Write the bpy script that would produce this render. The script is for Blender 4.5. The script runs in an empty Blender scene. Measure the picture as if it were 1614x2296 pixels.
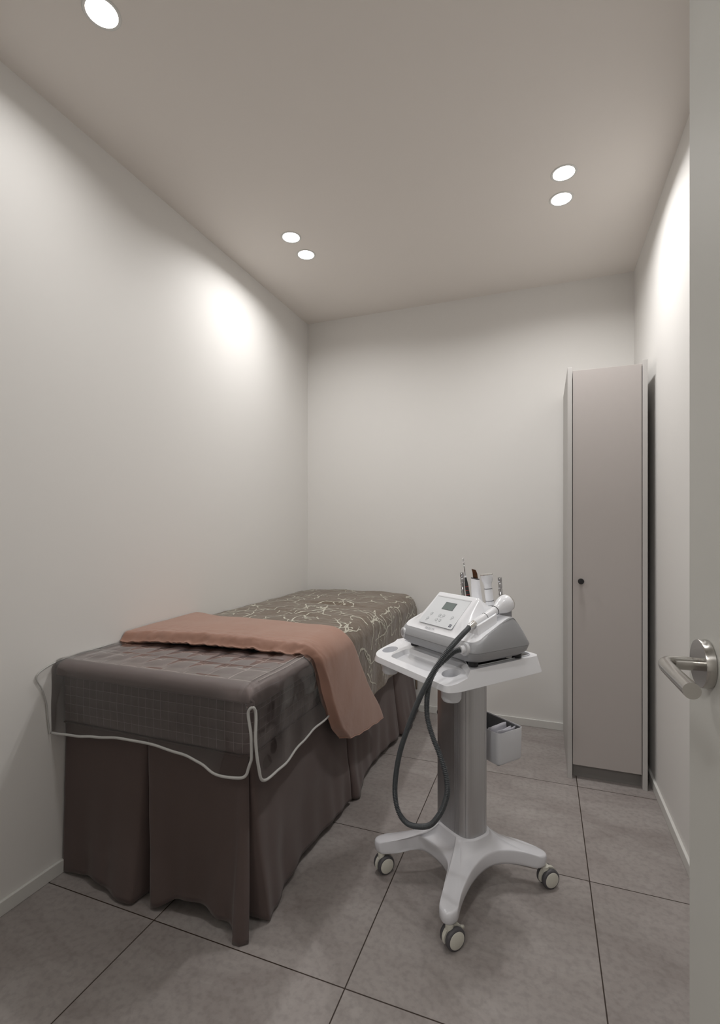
import bpy, bmesh, math, random
from mathutils import Vector, Matrix, noise, Euler
PI = math.pi
C = bpy.context.scene.collection
scene = bpy.context.scene

# ---------------------------------------------------------------- camera
CAM_H = 1.125
cam_d = bpy.data.cameras.new('camera')
cam = bpy.data.objects.new('camera', cam_d); C.objects.link(cam)
cam.location = (0, 0, CAM_H)
cam.rotation_euler = (PI/2, 0, 0.3597)
cam_d.sensor_fit = 'VERTICAL'; cam_d.sensor_height = 36; cam_d.sensor_width = 36
cam_d.lens = 1098.3069/2296*36
cam_d.shift_y = (1182.35-1148)/2296
cam_d.clip_start = 0.02; cam_d.clip_end = 50
scene.camera = cam

# ---------------------------------------------------------------- world, exposure
w = bpy.data.worlds.new('world'); scene.world = w; w.use_nodes = True
w.node_tree.nodes['Background'].inputs[0].default_value = (0.9, 0.93, 1, 1)
w.node_tree.nodes['Background'].inputs[1].default_value = 0.05
scene.view_settings.view_transform = 'Standard'
scene.view_settings.look = 'None'
scene.view_settings.exposure = 0.16
scene.view_settings.gamma = 1.0
scene.view_settings.use_curve_mapping = False
scene.cycles.max_bounces = 12
scene.cycles.diffuse_bounces = 6
scene.cycles.transparent_max_bounces = 16
SPOT_W = 3.8
FRONT_W = 2.7
LAMP_COL = (1.0, 0.985, 0.97)
GLOW = 7.0
HALL_FILL_W = 15.0

# room numbers (metres, camera at x=0,y=0)
XL, XR, YB, YF, HC = -1.478, 0.4453, 2.938, -0.13, 2.480

# ---------------------------------------------------------------- materials
def newmat(name):
    m = bpy.data.materials.new(name); m.use_nodes = True
    nt = m.node_tree; b = nt.nodes['Principled BSDF']
    return m, nt, b
def N(nt, t, **kw):
    n = nt.nodes.new(t)
    for k, v in kw.items(): setattr(n, k, v)
    return n
def math_(nt, op, a, b=None, c=None):
    n = N(nt, 'ShaderNodeMath', operation=op)
    for i, x in enumerate((a, b, c)):
        if x is None: continue
        if isinstance(x, (int, float)): n.inputs[i].default_value = x
        else: nt.links.new(x, n.inputs[i])
    return n.outputs[0]
def plain(name, col, rough=0.5, metal=0.0, spec=0.5, noise_s=0, noise_a=0.0, bump=0.0, coat=0.0, sheen=0.0, aniso=0.0):
    m, nt, b = newmat(name)
    b.inputs['Base Color'].default_value = (*col, 1)
    b.inputs['Roughness'].default_value = rough
    b.inputs['Metallic'].default_value = metal
    b.inputs['Specular IOR Level'].default_value = spec
    b.inputs['Coat Weight'].default_value = coat
    b.inputs['Coat Roughness'].default_value = 0.06
    b.inputs['Sheen Weight'].default_value = sheen
    b.inputs['Anisotropic'].default_value = aniso
    if noise_s:
        tc = N(nt, 'ShaderNodeTexCoord'); ns = N(nt, 'ShaderNodeTexNoise')
        ns.inputs['Scale'].default_value = noise_s; ns.inputs['Detail'].default_value = 4
        nt.links.new(tc.outputs['Object'], ns.inputs['Vector'])
        if noise_a:
            mx = N(nt, 'ShaderNodeMix', data_type='RGBA')
            mx.inputs[6].default_value = (*[c*(1-noise_a) for c in col], 1)
            mx.inputs[7].default_value = (*[min(1, c*(1+noise_a)) for c in col], 1)
            nt.links.new(ns.outputs['Fac'], mx.inputs[0]); nt.links.new(mx.outputs[2], b.inputs['Base Color'])
        if bump:
            bp = N(nt, 'ShaderNodeBump'); bp.inputs['Strength'].default_value = bump; bp.inputs['Distance'].default_value = 0.002
            nt.links.new(ns.outputs['Fac'], bp.inputs['Height']); nt.links.new(bp.outputs['Normal'], b.inputs['Normal'])
    return m

WALL = plain('wall_paint', (0.745, 0.732, 0.71), 0.6, noise_s=90, bump=0.05, spec=0.3)
CEIL = plain('ceiling_paint', (0.78, 0.74, 0.70), 0.8, noise_s=60, bump=0.04, spec=0.2)
BASEB = plain('skirting_paint', (0.66, 0.655, 0.63), 0.35)
DOORP = plain('door_laminate', (0.56, 0.56, 0.53), 0.42, noise_s=25, noise_a=0.012, bump=0.03)
CABM = plain('cabinet_laminate', (0.44, 0.405, 0.388), 0.5, noise_s=30, noise_a=0.01)
CABE = plain('cabinet_edge', (0.50, 0.485, 0.47), 0.5)
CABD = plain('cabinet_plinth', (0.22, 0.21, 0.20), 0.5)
BLACK = plain('black_plastic', (0.012, 0.012, 0.013), 0.45)
RUBBER = plain('black_rubber', (0.015, 0.015, 0.017), 0.6)
WHITE = plain('white_gloss_plastic', (0.80, 0.81, 0.84), 0.22, coat=0.4)
WHITE_S = plain('white_satin_plastic', (0.72, 0.735, 0.77), 0.38, coat=0.1)
BASEW = plain('trolley_base_white', (0.70, 0.705, 0.74), 0.2, coat=0.4)
GREYP = plain('grey_shell_plastic', (0.33, 0.335, 0.35), 0.4)
GREYL = plain('light_grey_plastic', (0.60, 0.61, 0.63), 0.35)
PANEL = plain('control_panel_film', (0.66, 0.685, 0.71), 0.12, coat=0.3)
LCD = plain('lcd_glass', (0.125, 0.16, 0.155), 0.15)
LCDR = plain('lcd_rim', (0.07, 0.075, 0.08), 0.3)
BTN = plain('button_print', (0.36, 0.38, 0.40), 0.4)
BTNC = plain('button_centre', (0.62, 0.65, 0.67), 0.3)
INK = plain('dark_blue_print', (0.01, 0.012, 0.05), 0.4)
INKG = plain('grey_print', (0.16, 0.17, 0.20), 0.5)
CHROME = plain('chrome', (0.45, 0.45, 0.46), 0.1, metal=1)
STEEL = plain('satin_steel', (0.46, 0.445, 0.42), 0.25, metal=1, noise_s=400, noise_a=0.04, aniso=0.6)
SILVER = plain('satin_silver', (0.72, 0.71, 0.69), 0.25, metal=1)
BRONZE = plain('bronze_blade', (0.13, 0.095, 0.065), 0.16, metal=1)
RED = plain('red_band', (0.55, 0.03, 0.02), 0.4)
HOSEM = plain('dark_grey_hose', (0.055, 0.062, 0.068), 0.36)
CREAM = plain('cream_caster_plastic', (0.62, 0.61, 0.54), 0.4)
TYRE = plain('grey_tyre', (0.075, 0.072, 0.078), 0.5)
BINM = plain('pale_grey_bin', (0.62, 0.63, 0.66), 0.45)
BININ = plain('bin_inside', (0.16, 0.165, 0.175), 0.6)
PIPING = plain('white_binding_tape', (0.46, 0.455, 0.44), 0.7, noise_s=500, bump=0.3)
FRAMEM = plain('bed_frame_black', (0.02, 0.02, 0.02), 0.6)

def fabric(name, col, rough=0.75, sheen=0.2, wr=14, wb=0.35, weave=900, wv=0.15, spec=0.3):
    m, nt, b = newmat(name)
    b.inputs['Roughness'].default_value = rough
    b.inputs['Sheen Weight'].default_value = sheen
    b.inputs['Specular IOR Level'].default_value = spec
    tc = N(nt, 'ShaderNodeTexCoord')
    n1 = N(nt, 'ShaderNodeTexNoise'); n1.inputs['Scale'].default_value = wr; n1.inputs['Detail'].default_value = 5
    n2 = N(nt, 'ShaderNodeTexNoise'); n2.inputs['Scale'].default_value = weave; n2.inputs['Detail'].default_value = 1
    nt.links.new(tc.outputs['Object'], n1.inputs['Vector']); nt.links.new(tc.outputs['Object'], n2.inputs['Vector'])
    mx = N(nt, 'ShaderNodeMix', data_type='RGBA')
    mx.inputs[6].default_value = (*[c*0.9 for c in col], 1); mx.inputs[7].default_value = (*[c*1.1 for c in col], 1)
    nt.links.new(n2.outputs['Fac'], mx.inputs[0]); nt.links.new(mx.outputs[2], b.inputs['Base Color'])
    b1 = N(nt, 'ShaderNodeBump'); b1.inputs['Strength'].default_value = wb; b1.inputs['Distance'].default_value = 0.01
    b2 = N(nt, 'ShaderNodeBump'); b2.inputs['Strength'].default_value = wv; b2.inputs['Distance'].default_value = 0.0006
    nt.links.new(n1.outputs['Fac'], b1.inputs['Height']); nt.links.new(n2.outputs['Fac'], b2.inputs['Height'])
    nt.links.new(b1.outputs['Normal'], b2.inputs['Normal']); nt.links.new(b2.outputs['Normal'], b.inputs['Normal'])
    return m
SKIRT = fabric('plum_brown_cotton', (0.100, 0.073, 0.068), 0.8, 0.15, 6, 0.25)
COPPER = fabric('copper_satin', (0.33, 0.178, 0.128), 0.48, 0.25, 7, 0.35, spec=0.4)
DUVET = fabric('taupe_brocade', (0.130, 0.096, 0.066), 0.55, 0.3, 30, 0.45)
BRANCH = fabric('silver_branch_embroidery', (0.50, 0.48, 0.40), 0.6, 0.2, 60, 0.3)

def quilt_mat(name, col, thread, sx, sy, lw, ly_=None):
    ly_ = ly_ or lw
    m, nt, b = newmat(name)
    b.inputs['Roughness'].default_value = 0.6; b.inputs['Sheen Weight'].default_value = 0.25
    uv = N(nt, 'ShaderNodeUVMap'); sp = N(nt, 'ShaderNodeSeparateXYZ'); nt.links.new(uv.outputs[0], sp.inputs[0])
    def line(o, s, lw=lw):
        f = math_(nt, 'FRACT', math_(nt, 'DIVIDE', o, s))
        d = math_(nt, 'ABSOLUTE', math_(nt, 'SUBTRACT', f, 0.5))
        return math_(nt, 'GREATER_THAN', d, 0.5-lw/s/2)
    l = math_(nt, 'MAXIMUM', line(sp.outputs[0], sx), line(sp.outputs[1], sy, ly_))
    mx = N(nt, 'ShaderNodeMix', data_type='RGBA'); mx.inputs[6].default_value = (*col, 1); mx.inputs[7].default_value = (*thread, 1)
    # border zones carry v<0 or u<0 => no thread
    ok = math_(nt, 'MULTIPLY', math_(nt, 'GREATER_THAN', sp.outputs[0], -0.001), math_(nt, 'GREATER_THAN', sp.outputs[1], -0.001))
    l = math_(nt, 'MULTIPLY', l, ok)
    nt.links.new(l, mx.inputs[0]); nt.links.new(mx.outputs[2], b.inputs['Base Color'])
    tc = N(nt, 'ShaderNodeTexCoord'); n1 = N(nt, 'ShaderNodeTexNoise'); n1.inputs['Scale'].default_value = 25; n1.inputs['Detail'].default_value = 4
    nt.links.new(tc.outputs['Object'], n1.inputs['Vector'])
    bp = N(nt, 'ShaderNodeBump'); bp.inputs['Strength'].default_value = 0.2; bp.inputs['Distance'].default_value = 0.004
    nt.links.new(n1.outputs['Fac'], bp.inputs['Height']); nt.links.new(bp.outputs['Normal'], b.inputs['Normal'])
    return m
QSMALL = quilt_mat('small_grid_quilt', (0.150, 0.117, 0.114), (0.36, 0.32, 0.305), 0.0285, 0.0285, 0.0011)
QBIG = quilt_mat('square_quilt', (0.215, 0.172, 0.166), (0.62, 0.56, 0.53), 0.082, 0.10, 0.0030, 0.0060)

def vinyl_mat():
    m = bpy.data.materials.new('clear_vinyl'); m.use_nodes = True; nt = m.node_tree
    nt.nodes.clear()
    out = N(nt, 'ShaderNodeOutputMaterial'); tr = N(nt, 'ShaderNodeBsdfTransparent'); gl = N(nt, 'ShaderNodeBsdfGlossy')
    tr.inputs[0].default_value = (0.93, 0.925, 0.925, 1); gl.inputs[0].default_value = (1, 1, 1, 1); gl.inputs['Roughness'].default_value = 0.04
    fr = N(nt, 'ShaderNodeFresnel'); fr.inputs[0].default_value = 1.55
    tc = N(nt, 'ShaderNodeTexCoord'); n1 = N(nt, 'ShaderNodeTexNoise'); n1.inputs['Scale'].default_value = 6; n1.inputs['Detail'].default_value = 1.0
    n1.inputs['Distortion'].default_value = 0.6
    nt.links.new(tc.outputs['Object'], n1.inputs['Vector'])
    bp = N(nt, 'ShaderNodeBump'); bp.inputs['Strength'].default_value = 0.4; bp.inputs['Distance'].default_value = 0.009
    nt.links.new(n1.outputs['Fac'], bp.inputs['Height'])
    nt.links.new(bp.outputs['Normal'], gl.inputs['Normal']); nt.links.new(bp.outputs['Normal'], fr.inputs['Normal'])
    mx = N(nt, 'ShaderNodeMixShader')
    f2 = math_(nt, 'MINIMUM', math_(nt, 'MULTIPLY', fr.outputs[0], 1.1), 1.0)
    nt.links.new(f2, mx.inputs[0]); nt.links.new(tr.outputs[0], mx.inputs[1]); nt.links.new(gl.outputs[0], mx.inputs[2])
    nt.links.new(mx.outputs[0], out.inputs[0])
    return m
VINYL = vinyl_mat()
def acrylic_mat():
    m = bpy.data.materials.new('clear_acrylic'); m.use_nodes = True; nt = m.node_tree
    nt.nodes.clear()
    out = N(nt, 'ShaderNodeOutputMaterial'); tr = N(nt, 'ShaderNodeBsdfTransparent'); gl = N(nt, 'ShaderNodeBsdfGlossy')
    tr.inputs[0].default_value = (0.93, 0.93, 0.945, 1); gl.inputs['Roughness'].default_value = 0.03
    fr = N(nt, 'ShaderNodeFresnel'); fr.inputs[0].default_value = 1.5
    mx = N(nt, 'ShaderNodeMixShader')
    nt.links.new(fr.outputs[0], mx.inputs[0]); nt.links.new(tr.outputs[0], mx.inputs[1]); nt.links.new(gl.outputs[0], mx.inputs[2])
    nt.links.new(mx.outputs[0], out.inputs[0])
    return m
ACRYL = acrylic_mat()

def tile_mat():
    m, nt, b = newmat('grey_stone_tile')
    tc = N(nt, 'ShaderNodeTexCoord'); sp = N(nt, 'ShaderNodeSeparateXYZ'); nt.links.new(tc.outputs['Object'], sp.inputs[0])
    def line(o, off, s, lw):
        t = math_(nt, 'DIVIDE', math_(nt, 'SUBTRACT', o, off-20*s), s)
        f = math_(nt, 'FRACT', t)
        d = math_(nt, 'ABSOLUTE', math_(nt, 'SUBTRACT', f, 0.5))
        return math_(nt, 'GREATER_THAN', d, 0.5-lw/s/2), math_(nt, 'FLOOR', t)
    lx, ix = line(sp.outputs[0], -0.4553, 0.5902, 0.0032)
    ly, iy = line(sp.outputs[1], 1.1051, 0.6087, 0.0032)
    l = math_(nt, 'MAXIMUM', lx, ly)
    # offset the stone per tile
    cb = N(nt, 'ShaderNodeCombineXYZ'); nt.links.new(math_(nt, 'MULTIPLY', ix, 3.7), cb.inputs[0]); nt.links.new(math_(nt, 'MULTIPLY', iy, 5.3), cb.inputs[1])
    va = N(nt, 'ShaderNodeVectorMath', operation='ADD'); nt.links.new(tc.outputs['Object'], va.inputs[0]); nt.links.new(cb.outputs[0], va.inputs[1])
    mp = N(nt, 'ShaderNodeMapping'); mp.inputs['Scale'].default_value = (1.0, 2.2, 1); mp.inputs['Rotation'].default_value = (0, 0, 0.5)
    nt.links.new(va.outputs[0], mp.inputs[0])
    n1 = N(nt, 'ShaderNodeTexNoise'); n1.inputs['Scale'].default_value = 3.0; n1.inputs['Detail'].default_value = 8; n1.inputs['Roughness'].default_value = 0.65; n1.inputs['Distortion'].default_value = 0.8
    n2 = N(nt, 'ShaderNodeTexNoise'); n2.inputs['Scale'].default_value = 60; n2.inputs['Detail'].default_value = 5
    nt.links.new(mp.outputs[0], n1.inputs['Vector']); nt.links.new(va.outputs[0], n2.inputs['Vector'])
    rp = N(nt, 'ShaderNodeValToRGB'); e = rp.color_ramp.elements
    e[0].position = 0.32; e[0].color = (0.262, 0.232, 0.220, 1); e[1].position = 0.68; e[1].color = (0.356, 0.328, 0.313, 1)
    nt.links.new(n1.outputs['Fac'], rp.inputs[0])
    mx0 = N(nt, 'ShaderNodeMix', data_type='RGBA', blend_type='MULTIPLY'); mx0.inputs[0].default_value = 0.35
    r2 = N(nt, 'ShaderNodeValToRGB'); r2.color_ramp.elements[0].position = 0.35; r2.color_ramp.elements[0].color = (0.6, 0.6, 0.6, 1); r2.color_ramp.elements[1].position = 0.55
    nt.links.new(n2.outputs['Fac'], r2.inputs[0])
    nt.links.new(rp.outputs[0], mx0.inputs[6]); nt.links.new(r2.outputs[0], mx0.inputs[7])
    mx = N(nt, 'ShaderNodeMix', data_type='RGBA'); nt.links.new(l, mx.inputs[0]); nt.links.new(mx0.outputs[2], mx.inputs[6]); mx.inputs[7].default_value = (0.03, 0.018, 0.012, 1)
    nt.links.new(mx.outputs[2], b.inputs['Base Color'])
    b.inputs['Roughness'].default_value = 0.48; b.inputs['Specular IOR Level'].default_value = 0.35
    h = math_(nt, 'SUBTRACT', math_(nt, 'MULTIPLY', n2.outputs['Fac'], 0.12), l)
    bp = N(nt, 'ShaderNodeBump'); bp.inputs['Strength'].default_value = 0.3; bp.inputs['Distance'].default_value = 0.002
    nt.links.new(h, bp.inputs['Height']); nt.links.new(bp.outputs['Normal'], b.inputs['Normal'])
    return m
TILE = tile_mat()

def column_mat():
    m, nt, b = newmat('brushed_aluminium')
    b.inputs['Metallic'].default_value = 0.9; b.inputs['Roughness'].default_value = 0.42
    tc = N(nt, 'ShaderNodeTexCoord'); mp = N(nt, 'ShaderNodeMapping'); mp.inputs['Scale'].default_value = (500, 500, 3)
    n1 = N(nt, 'ShaderNodeTexNoise'); n1.inputs['Scale'].default_value = 1; n1.inputs['Detail'].default_value = 2
    nt.links.new(tc.outputs['Object'], mp.inputs[0]); nt.links.new(mp.outputs[0], n1.inputs['Vector'])
    mx = N(nt, 'ShaderNodeMix', data_type='RGBA'); mx.inputs[6].default_value = (0.50, 0.50, 0.51, 1); mx.inputs[7].default_value = (0.58, 0.58, 0.59, 1)
    nt.links.new(n1.outputs['Fac'], mx.inputs[0]); nt.links.new(mx.outputs[2], b.inputs['Base Color'])
    return m
ALU = column_mat()
def emis(name, col, s):
    m, nt, b = newmat(name)
    b.inputs['Base Color'].default_value = (0.8, 0.8, 0.8, 1)
    b.inputs['Emission Color'].default_value = (*col, 1); b.inputs['Emission Strength'].default_value = s
    return m
LAMPM = emis('lamp_diffuser', (1, 0.98, 0.96), GLOW)

# ---------------------------------------------------------------- helpers
def link(o, parent=None):
    C.objects.link(o)
    if parent is not None: o.parent = parent
    return o
def obj(name, verts, faces, mat, parent=None, smooth=True, uvs=None, matidx=None, mats=None):
    me = bpy.data.meshes.new(name); me.from_pydata([tuple(v) for v in verts], [], faces)
    for mm in (mats or [mat]): me.materials.append(mm)
    if uvs is not None:
        ul = me.uv_layers.new(name='UVMap')
        for lp in me.loops: ul.data[lp.index].uv = uvs[lp.vertex_index]
    if matidx is not None: me.polygons.foreach_set('material_index', matidx)
    if smooth: me.polygons.foreach_set('use_smooth', [True]*len(me.polygons))
    me.update()
    return link(bpy.data.objects.new(name, me), parent)
def from_bm(name, bm, mat, parent=None, smooth=False):
    me = bpy.data.meshes.new(name); bm.to_mesh(me); bm.free(); me.materials.append(mat)
    if smooth: me.polygons.foreach_set('use_smooth', [True]*len(me.polygons))
    return link(bpy.data.objects.new(name, me), parent)
def bevel(o, w, seg=3, ang=30):
    md = o.modifiers.new('bevel', 'BEVEL'); md.width = w; md.segments = seg; md.limit_method = 'ANGLE'; md.angle_limit = math.radians(ang)
    md.harden_normals = False
    o.data.polygons.foreach_set('use_smooth', [True]*len(o.data.polygons))
    wn = o.modifiers.new('normals', 'WEIGHTED_NORMAL'); wn.keep_sharp = True
    return o
def box(name, x0, x1, y0, y1, z0, z1, mat, parent=None, bev=0.0, seg=2, off=(0, 0, 0)):
    ox, oy, oz = off
    v = [(x-ox, y-oy, z-oz) for z in (z0, z1) for y in (y0, y1) for x in (x0, x1)]
    f = [(0, 2, 3, 1), (4, 5, 7, 6), (0, 1, 5, 4), (2, 6, 7, 3), (0, 4, 6, 2), (1, 3, 7, 5)]
    o = obj(name, v, f, mat, parent, smooth=False)
    if bev: bevel(o, bev, seg)
    return o
def empty(name, loc, rotz=0.0):
    o = bpy.data.objects.new(name, None); o.empty_display_size = 0.05; C.objects.link(o); o.location = loc; o.rotation_euler = (0, 0, rotz)
    return o
def tag(o, label, cat, group=None):
    o['label'] = label; o['category'] = cat
    if group: o['group'] = group
    return o
def struct(o):
    o['kind'] = 'structure'; return o
def frame(d):
    d = Vector(d).normalized(); a = Vector((0, 0, 1)) if abs(d.z) < 0.9 else Vector((1, 0, 0))
    x = a.cross(d).normalized(); y = d.cross(x)
    return x, y, d
def lathe(name, prof, p0, axis, mat, parent=None, seg=32, sx=1.0, sy=1.0, xdir=None, caps=True):
    # prof: list of (r, t) along axis
    x, y, d = frame(axis)
    if xdir is not None:
        x = (Vector(xdir) - d*Vector(xdir).dot(d)).normalized(); y = d.cross(x)
    p0 = Vector(p0); V = []; F = []
    for r, t in prof:
        for k in range(seg):
            a = 2*PI*k/seg; V.append(p0 + d*t + x*(r*sx*math.cos(a)) + y*(r*sy*math.sin(a)))
    for i in range(len(prof)-1):
        for k in range(seg):
            k2 = (k+1) % seg; F.append((i*seg+k, i*seg+k2, (i+1)*seg+k2, (i+1)*seg+k))
    if caps:
        F.append(tuple(range(seg-1, -1, -1))); n = (len(prof)-1)*seg; F.append(tuple(range(n, n+seg)))
    o = obj(name, V, F, mat, parent)
    o.data.polygons.foreach_set('use_smooth', [len(p.vertices) == 4 for p in o.data.polygons])
    es = o.modifiers.new('edges', 'EDGE_SPLIT'); es.split_angle = math.radians(40)
    return o
def catmull(P, n):
    P = [Vector(p) for p in P]; out = []
    Q = [P[0]*2-P[1]] + P + [P[-1]*2-P[-2]]
    for i in range(1, len(Q)-2):
        for k in range(n):
            t = k/n; a, b, c, d = Q[i-1], Q[i], Q[i+1], Q[i+2]
            out.append(0.5*((2*b)+(c-a)*t+(2*a-5*b+4*c-d)*t*t+(3*b-a-3*c+d)*t**3))
    out.append(P[-1]); return out
def resample(P, step):
    L = [0]
    for a, b in zip(P, P[1:]): L.append(L[-1]+(b-a).length)
    n = max(2, int(L[-1]/step)); out = []; j = 0
    for i in range(n+1):
        s = L[-1]*i/n
        while j < len(L)-2 and L[j+1] < s: j += 1
        t = (s-L[j])/max(1e-9, L[j+1]-L[j]); out.append(P[j].lerp(P[j+1], t))
    return out
def tube_mesh(P, rad, seg=10, flat=1.0, closed=False):
    V = []; F = []; n = len(P); up = Vector((0.13, 0.31, 0.94)).normalized(); px = None
    for i in range(n):
        d = (P[min(i+1, n-1)]-P[max(i-1, 0)]).normalized()
        if px is None: px = up.cross(d).normalized()
        else: px = (px-d*px.dot(d)).normalized()
        y = d.cross(px); r = rad(i) if callable(rad) else rad
        for k in range(seg):
            a = 2*PI*k/seg; V.append(P[i]+px*(r*math.cos(a))+y*(r*flat*math.sin(a)))
    for i in range(n-1):
        for k in range(seg):
            k2 = (k+1) % seg; F.append((i*seg+k, i*seg+k2, (i+1)*seg+k2, (i+1)*seg+k))
    F.append(tuple(range(seg-1, -1, -1))); F.append(tuple(range((n-1)*seg, n*seg)))
    return V, F
def tube(name, P, rad, mat, parent=None, seg=10, flat=1.0):
    V, F = tube_mesh([Vector(p) for p in P], rad, seg, flat); return obj(name, V, F, mat, parent)
def rrect(x0, x1, y0, y1, r, n=8):
    pts = []
    for cx, cy, a0 in ((x1-r, y0+r, -PI/2), (x1-r, y1-r, 0), (x0+r, y1-r, PI/2), (x0+r, y0+r, PI)):
        for k in range(n+1):
            a = a0+PI/2*k/n; pts.append((cx+r*math.cos(a), cy+r*math.sin(a)))
    return pts
def round_poly(P, R, n=6):
    out = []; m = len(P)
    for i in range(m):
        p = Vector(P[i]); a = Vector(P[i-1])-p; b = Vector(P[(i+1) % m])-p; r = R[i] if isinstance(R, (list, tuple)) else R
        la, lb = a.length, b.length; a.normalize(); b.normalize(); r = min(r, la*.48, lb*.48)
        s, e = p+a*r, p+b*r
        for k in range(n+1):
            t = k/n; q = s*(1-t)**2+p*2*t*(1-t)+e*t*t; out.append((q.x, q.y))
    return out
def loft(name, rings, mat, parent=None, cap0=True, cap1=True, smooth=True):
    n = len(rings[0]); V = [v for r in rings for v in r]; F = []
    for i in range(len(rings)-1):
        for k in range(n):
            k2 = (k+1) % n; F.append((i*n+k, i*n+k2, (i+1)*n+k2, (i+1)*n+k))
    if cap0: F.append(tuple(range(n-1, -1, -1)))
    if cap1: F.append(tuple(range((len(rings)-1)*n, len(rings)*n)))
    return obj(name, V, F, mat, parent, smooth)
def split(o, ang=35):
    es = o.modifiers.new('edges', 'EDGE_SPLIT'); es.split_angle = math.radians(ang); return o
def nz(x, y, z=0.0, s=1.0): return noise.noise(Vector((x*s, y*s, z*s)))
def sstep(a, b, x):
    t = max(0.0, min(1.0, (x-a)/(b-a))); return t*t*(3-2*t)
def lerp_table(T, x):
    if x <= T[0][0]: return T[0][1]
    for (a, va), (b, vb) in zip(T, T[1:]):
        if x <= b:
            t = (x-a)/(b-a); t = t*t*(3-2*t); return va+(vb-va)*t
    return T[-1][1]
def apply_mods(o):
    dg = bpy.context.evaluated_depsgraph_get(); dg.update()
    me = bpy.data.meshes.new_from_object(o.evaluated_get(dg)); o.modifiers.clear(); o.data = me

# ================================================================= STRUCTURE
T = 0.12
struct(box('floor', XL-T, XR+T, -2.2, YB+T, -0.1, 0, TILE))
struct(box('ceiling', XL-T, XR+T, YF-T, YB+T, HC, HC+0.1, CEIL))
struct(box('wall_left', XL-T, XL, YF-T, YB+T, 0, HC, WALL))
struct(box('wall_right', XR, XR+T, YF-T, YB+T, 0, HC, WALL))
struct(box('wall_back', XL, XR, YB, YB+T, 0, HC, WALL))
# front wall with the doorway the photograph is taken through
DX0, DX1, DZ = -0.60, 0.235, 2.10
def wall_front():
    bm = bmesh.new()
    def bb(x0, x1, z0, z1):
        vs = [bm.verts.new((x, y, z)) for z in (z0, z1) for y in (YF-T, YF) for x in (x0, x1)]
        for f in ((0, 2, 3, 1), (4, 5, 7, 6), (0, 1, 5, 4), (2, 6, 7, 3), (0, 4, 6, 2), (1, 3, 7, 5)): bm.faces.new([vs[i] for i in f])
    bb(XL, DX0, 0, HC); bb(DX1, XR, 0, HC); bb(DX0, DX1, DZ, HC)
    return struct(from_bm('wall_front', bm, WALL))
wall_front()
# corridor beyond the doorway
struct(box('wall_corridor', XL-T, XR+T, -2.2, -2.1, 0, HC, WALL))
struct(box('wall_corridor_left', XL-T, XL, -2.1, YF-T, 0, HC, WALL))
struct(box('wall_corridor_right', XR, XR+T, -2.1, YF-T, 0, HC, WALL))
struct(box('ceiling_corridor', XL-T, XR+T, -2.2, YF-T, HC, HC+0.1, CEIL))
# baseboards : profile with a small bevelled lip
BH, BT = 0.042, 0.011
struct(box('baseboard_left', XL, XL+BT, YF, YB-BT, 0, BH, BASEB, bev=0.002))
struct(box('baseboard_back', XL, XR, YB-BT, YB, 0, BH, BASEB, bev=0.002))
struct(box('baseboard_right', XR-BT, XR, YF, YB-BT, 0, BH, BASEB, bev=0.002))

# door leaf, open into the room on the right
DA = math.radians(4.0)
door = empty('door_1', (0.2120, -0.1130, 0.0), DA); struct(door)
# local frame: +y towards the latch edge, -x faces the bed
LEAF = 0.782
box('door_leaf', 0, 0.04, 0, LEAF, 0.008, 2.07, DOORP, door, bev=0.0015)
box('latch_plate', 0.008, 0.030, LEAF-0.0005, LEAF+0.0012, 0.90, 1.06, STEEL, door)
hy, hz = LEAF-0.057, 0.9815
hd = lathe('door_handle', [(0.0244, 0), (0.0251, 0.0008), (0.0251, 0.0085), (0.0246, 0.0095), (0.009, 0.0096)], (-0.0001, hy, hz), (-1, 0, 0), STEEL, door, seg=64)
lathe('handle_collar', [(0.0066, 0), (0.0066, 0.0062), (0.0061, 0.0064)], (-0.0092, hy, hz-0.001), (-1, 0, 0), STEEL, hd, seg=32)
LR = 0.0070
lz = hz-0.001
pth = [(-0.0155, hy, lz), (-0.028, hy, lz), (-0.0350, hy-0.0012, lz), (-0.0405, hy-0.006, lz), (-0.0430, hy-0.0135, lz), (-0.0440, hy-0.024, lz), (-0.0460, hy-0.05, lz+0.001), (-0.0520, hy-0.117, lz+0.005)]
lv = tube('lever', resample(catmull(pth, 10), 0.002), LR, STEEL, hd, seg=32); split(lv, 50)
# second rose on the hidden side
lathe('back_rose', [(0.026, 0), (0.026, 0.009), (0.009, 0.0095)], (0.0401, hy, hz), (1, 0, 0), STEEL, door, seg=40)

# ================================================================= DOWNLIGHTS
def downlight(x, y, label, r=0.0385, energy=SPOT_W):
    t = tag(empty('ceiling_downlight', (x, y, HC)), label, 'ceiling light', 'recessed ceiling downlights')
    # trim ring hanging 2 mm below the ceiling, diffuser inside
    lathe('trim_ring', [(r+0.001, 0.0), (r+0.001, -0.0015), (r+0.007, -0.0022), (r+0.009, -0.0008), (r+0.009, 0.0)], (0, 0, 0), (0, 0, 1), BASEB, t, 48, caps=False)
    lathe('diffuser', [(r, -0.0002), (r, -0.0016), (r*0.6, -0.0024), (0.001, -0.0026)], (0, 0, 0), (0, 0, 1), LAMPM, t, 48, caps=False)
    ld = bpy.data.lights.new('lamp', 'AREA'); ld.shape = 'DISK'; ld.energy = energy; ld.size = 2*r-0.002; ld.color = LAMP_COL; ld.spread = math.radians(157)
    lo = bpy.data.objects.new('lamp', ld); C.objects.link(lo); lo.parent = t; lo.location = (0, 0, -0.0034)
    return t
downlight(-1.107, 2.029, 'round white downlight over the bed, nearer the camera of the rear left pair', energy=2.7)
downlight(-1.108, 2.185, 'round white downlight in the ceiling over the bed head, closest to the back left corner', energy=2.8)
downlight(0.070, 2.028, 'round white downlight in the ceiling, nearer the camera of the pair by the tall cabinet')
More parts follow.
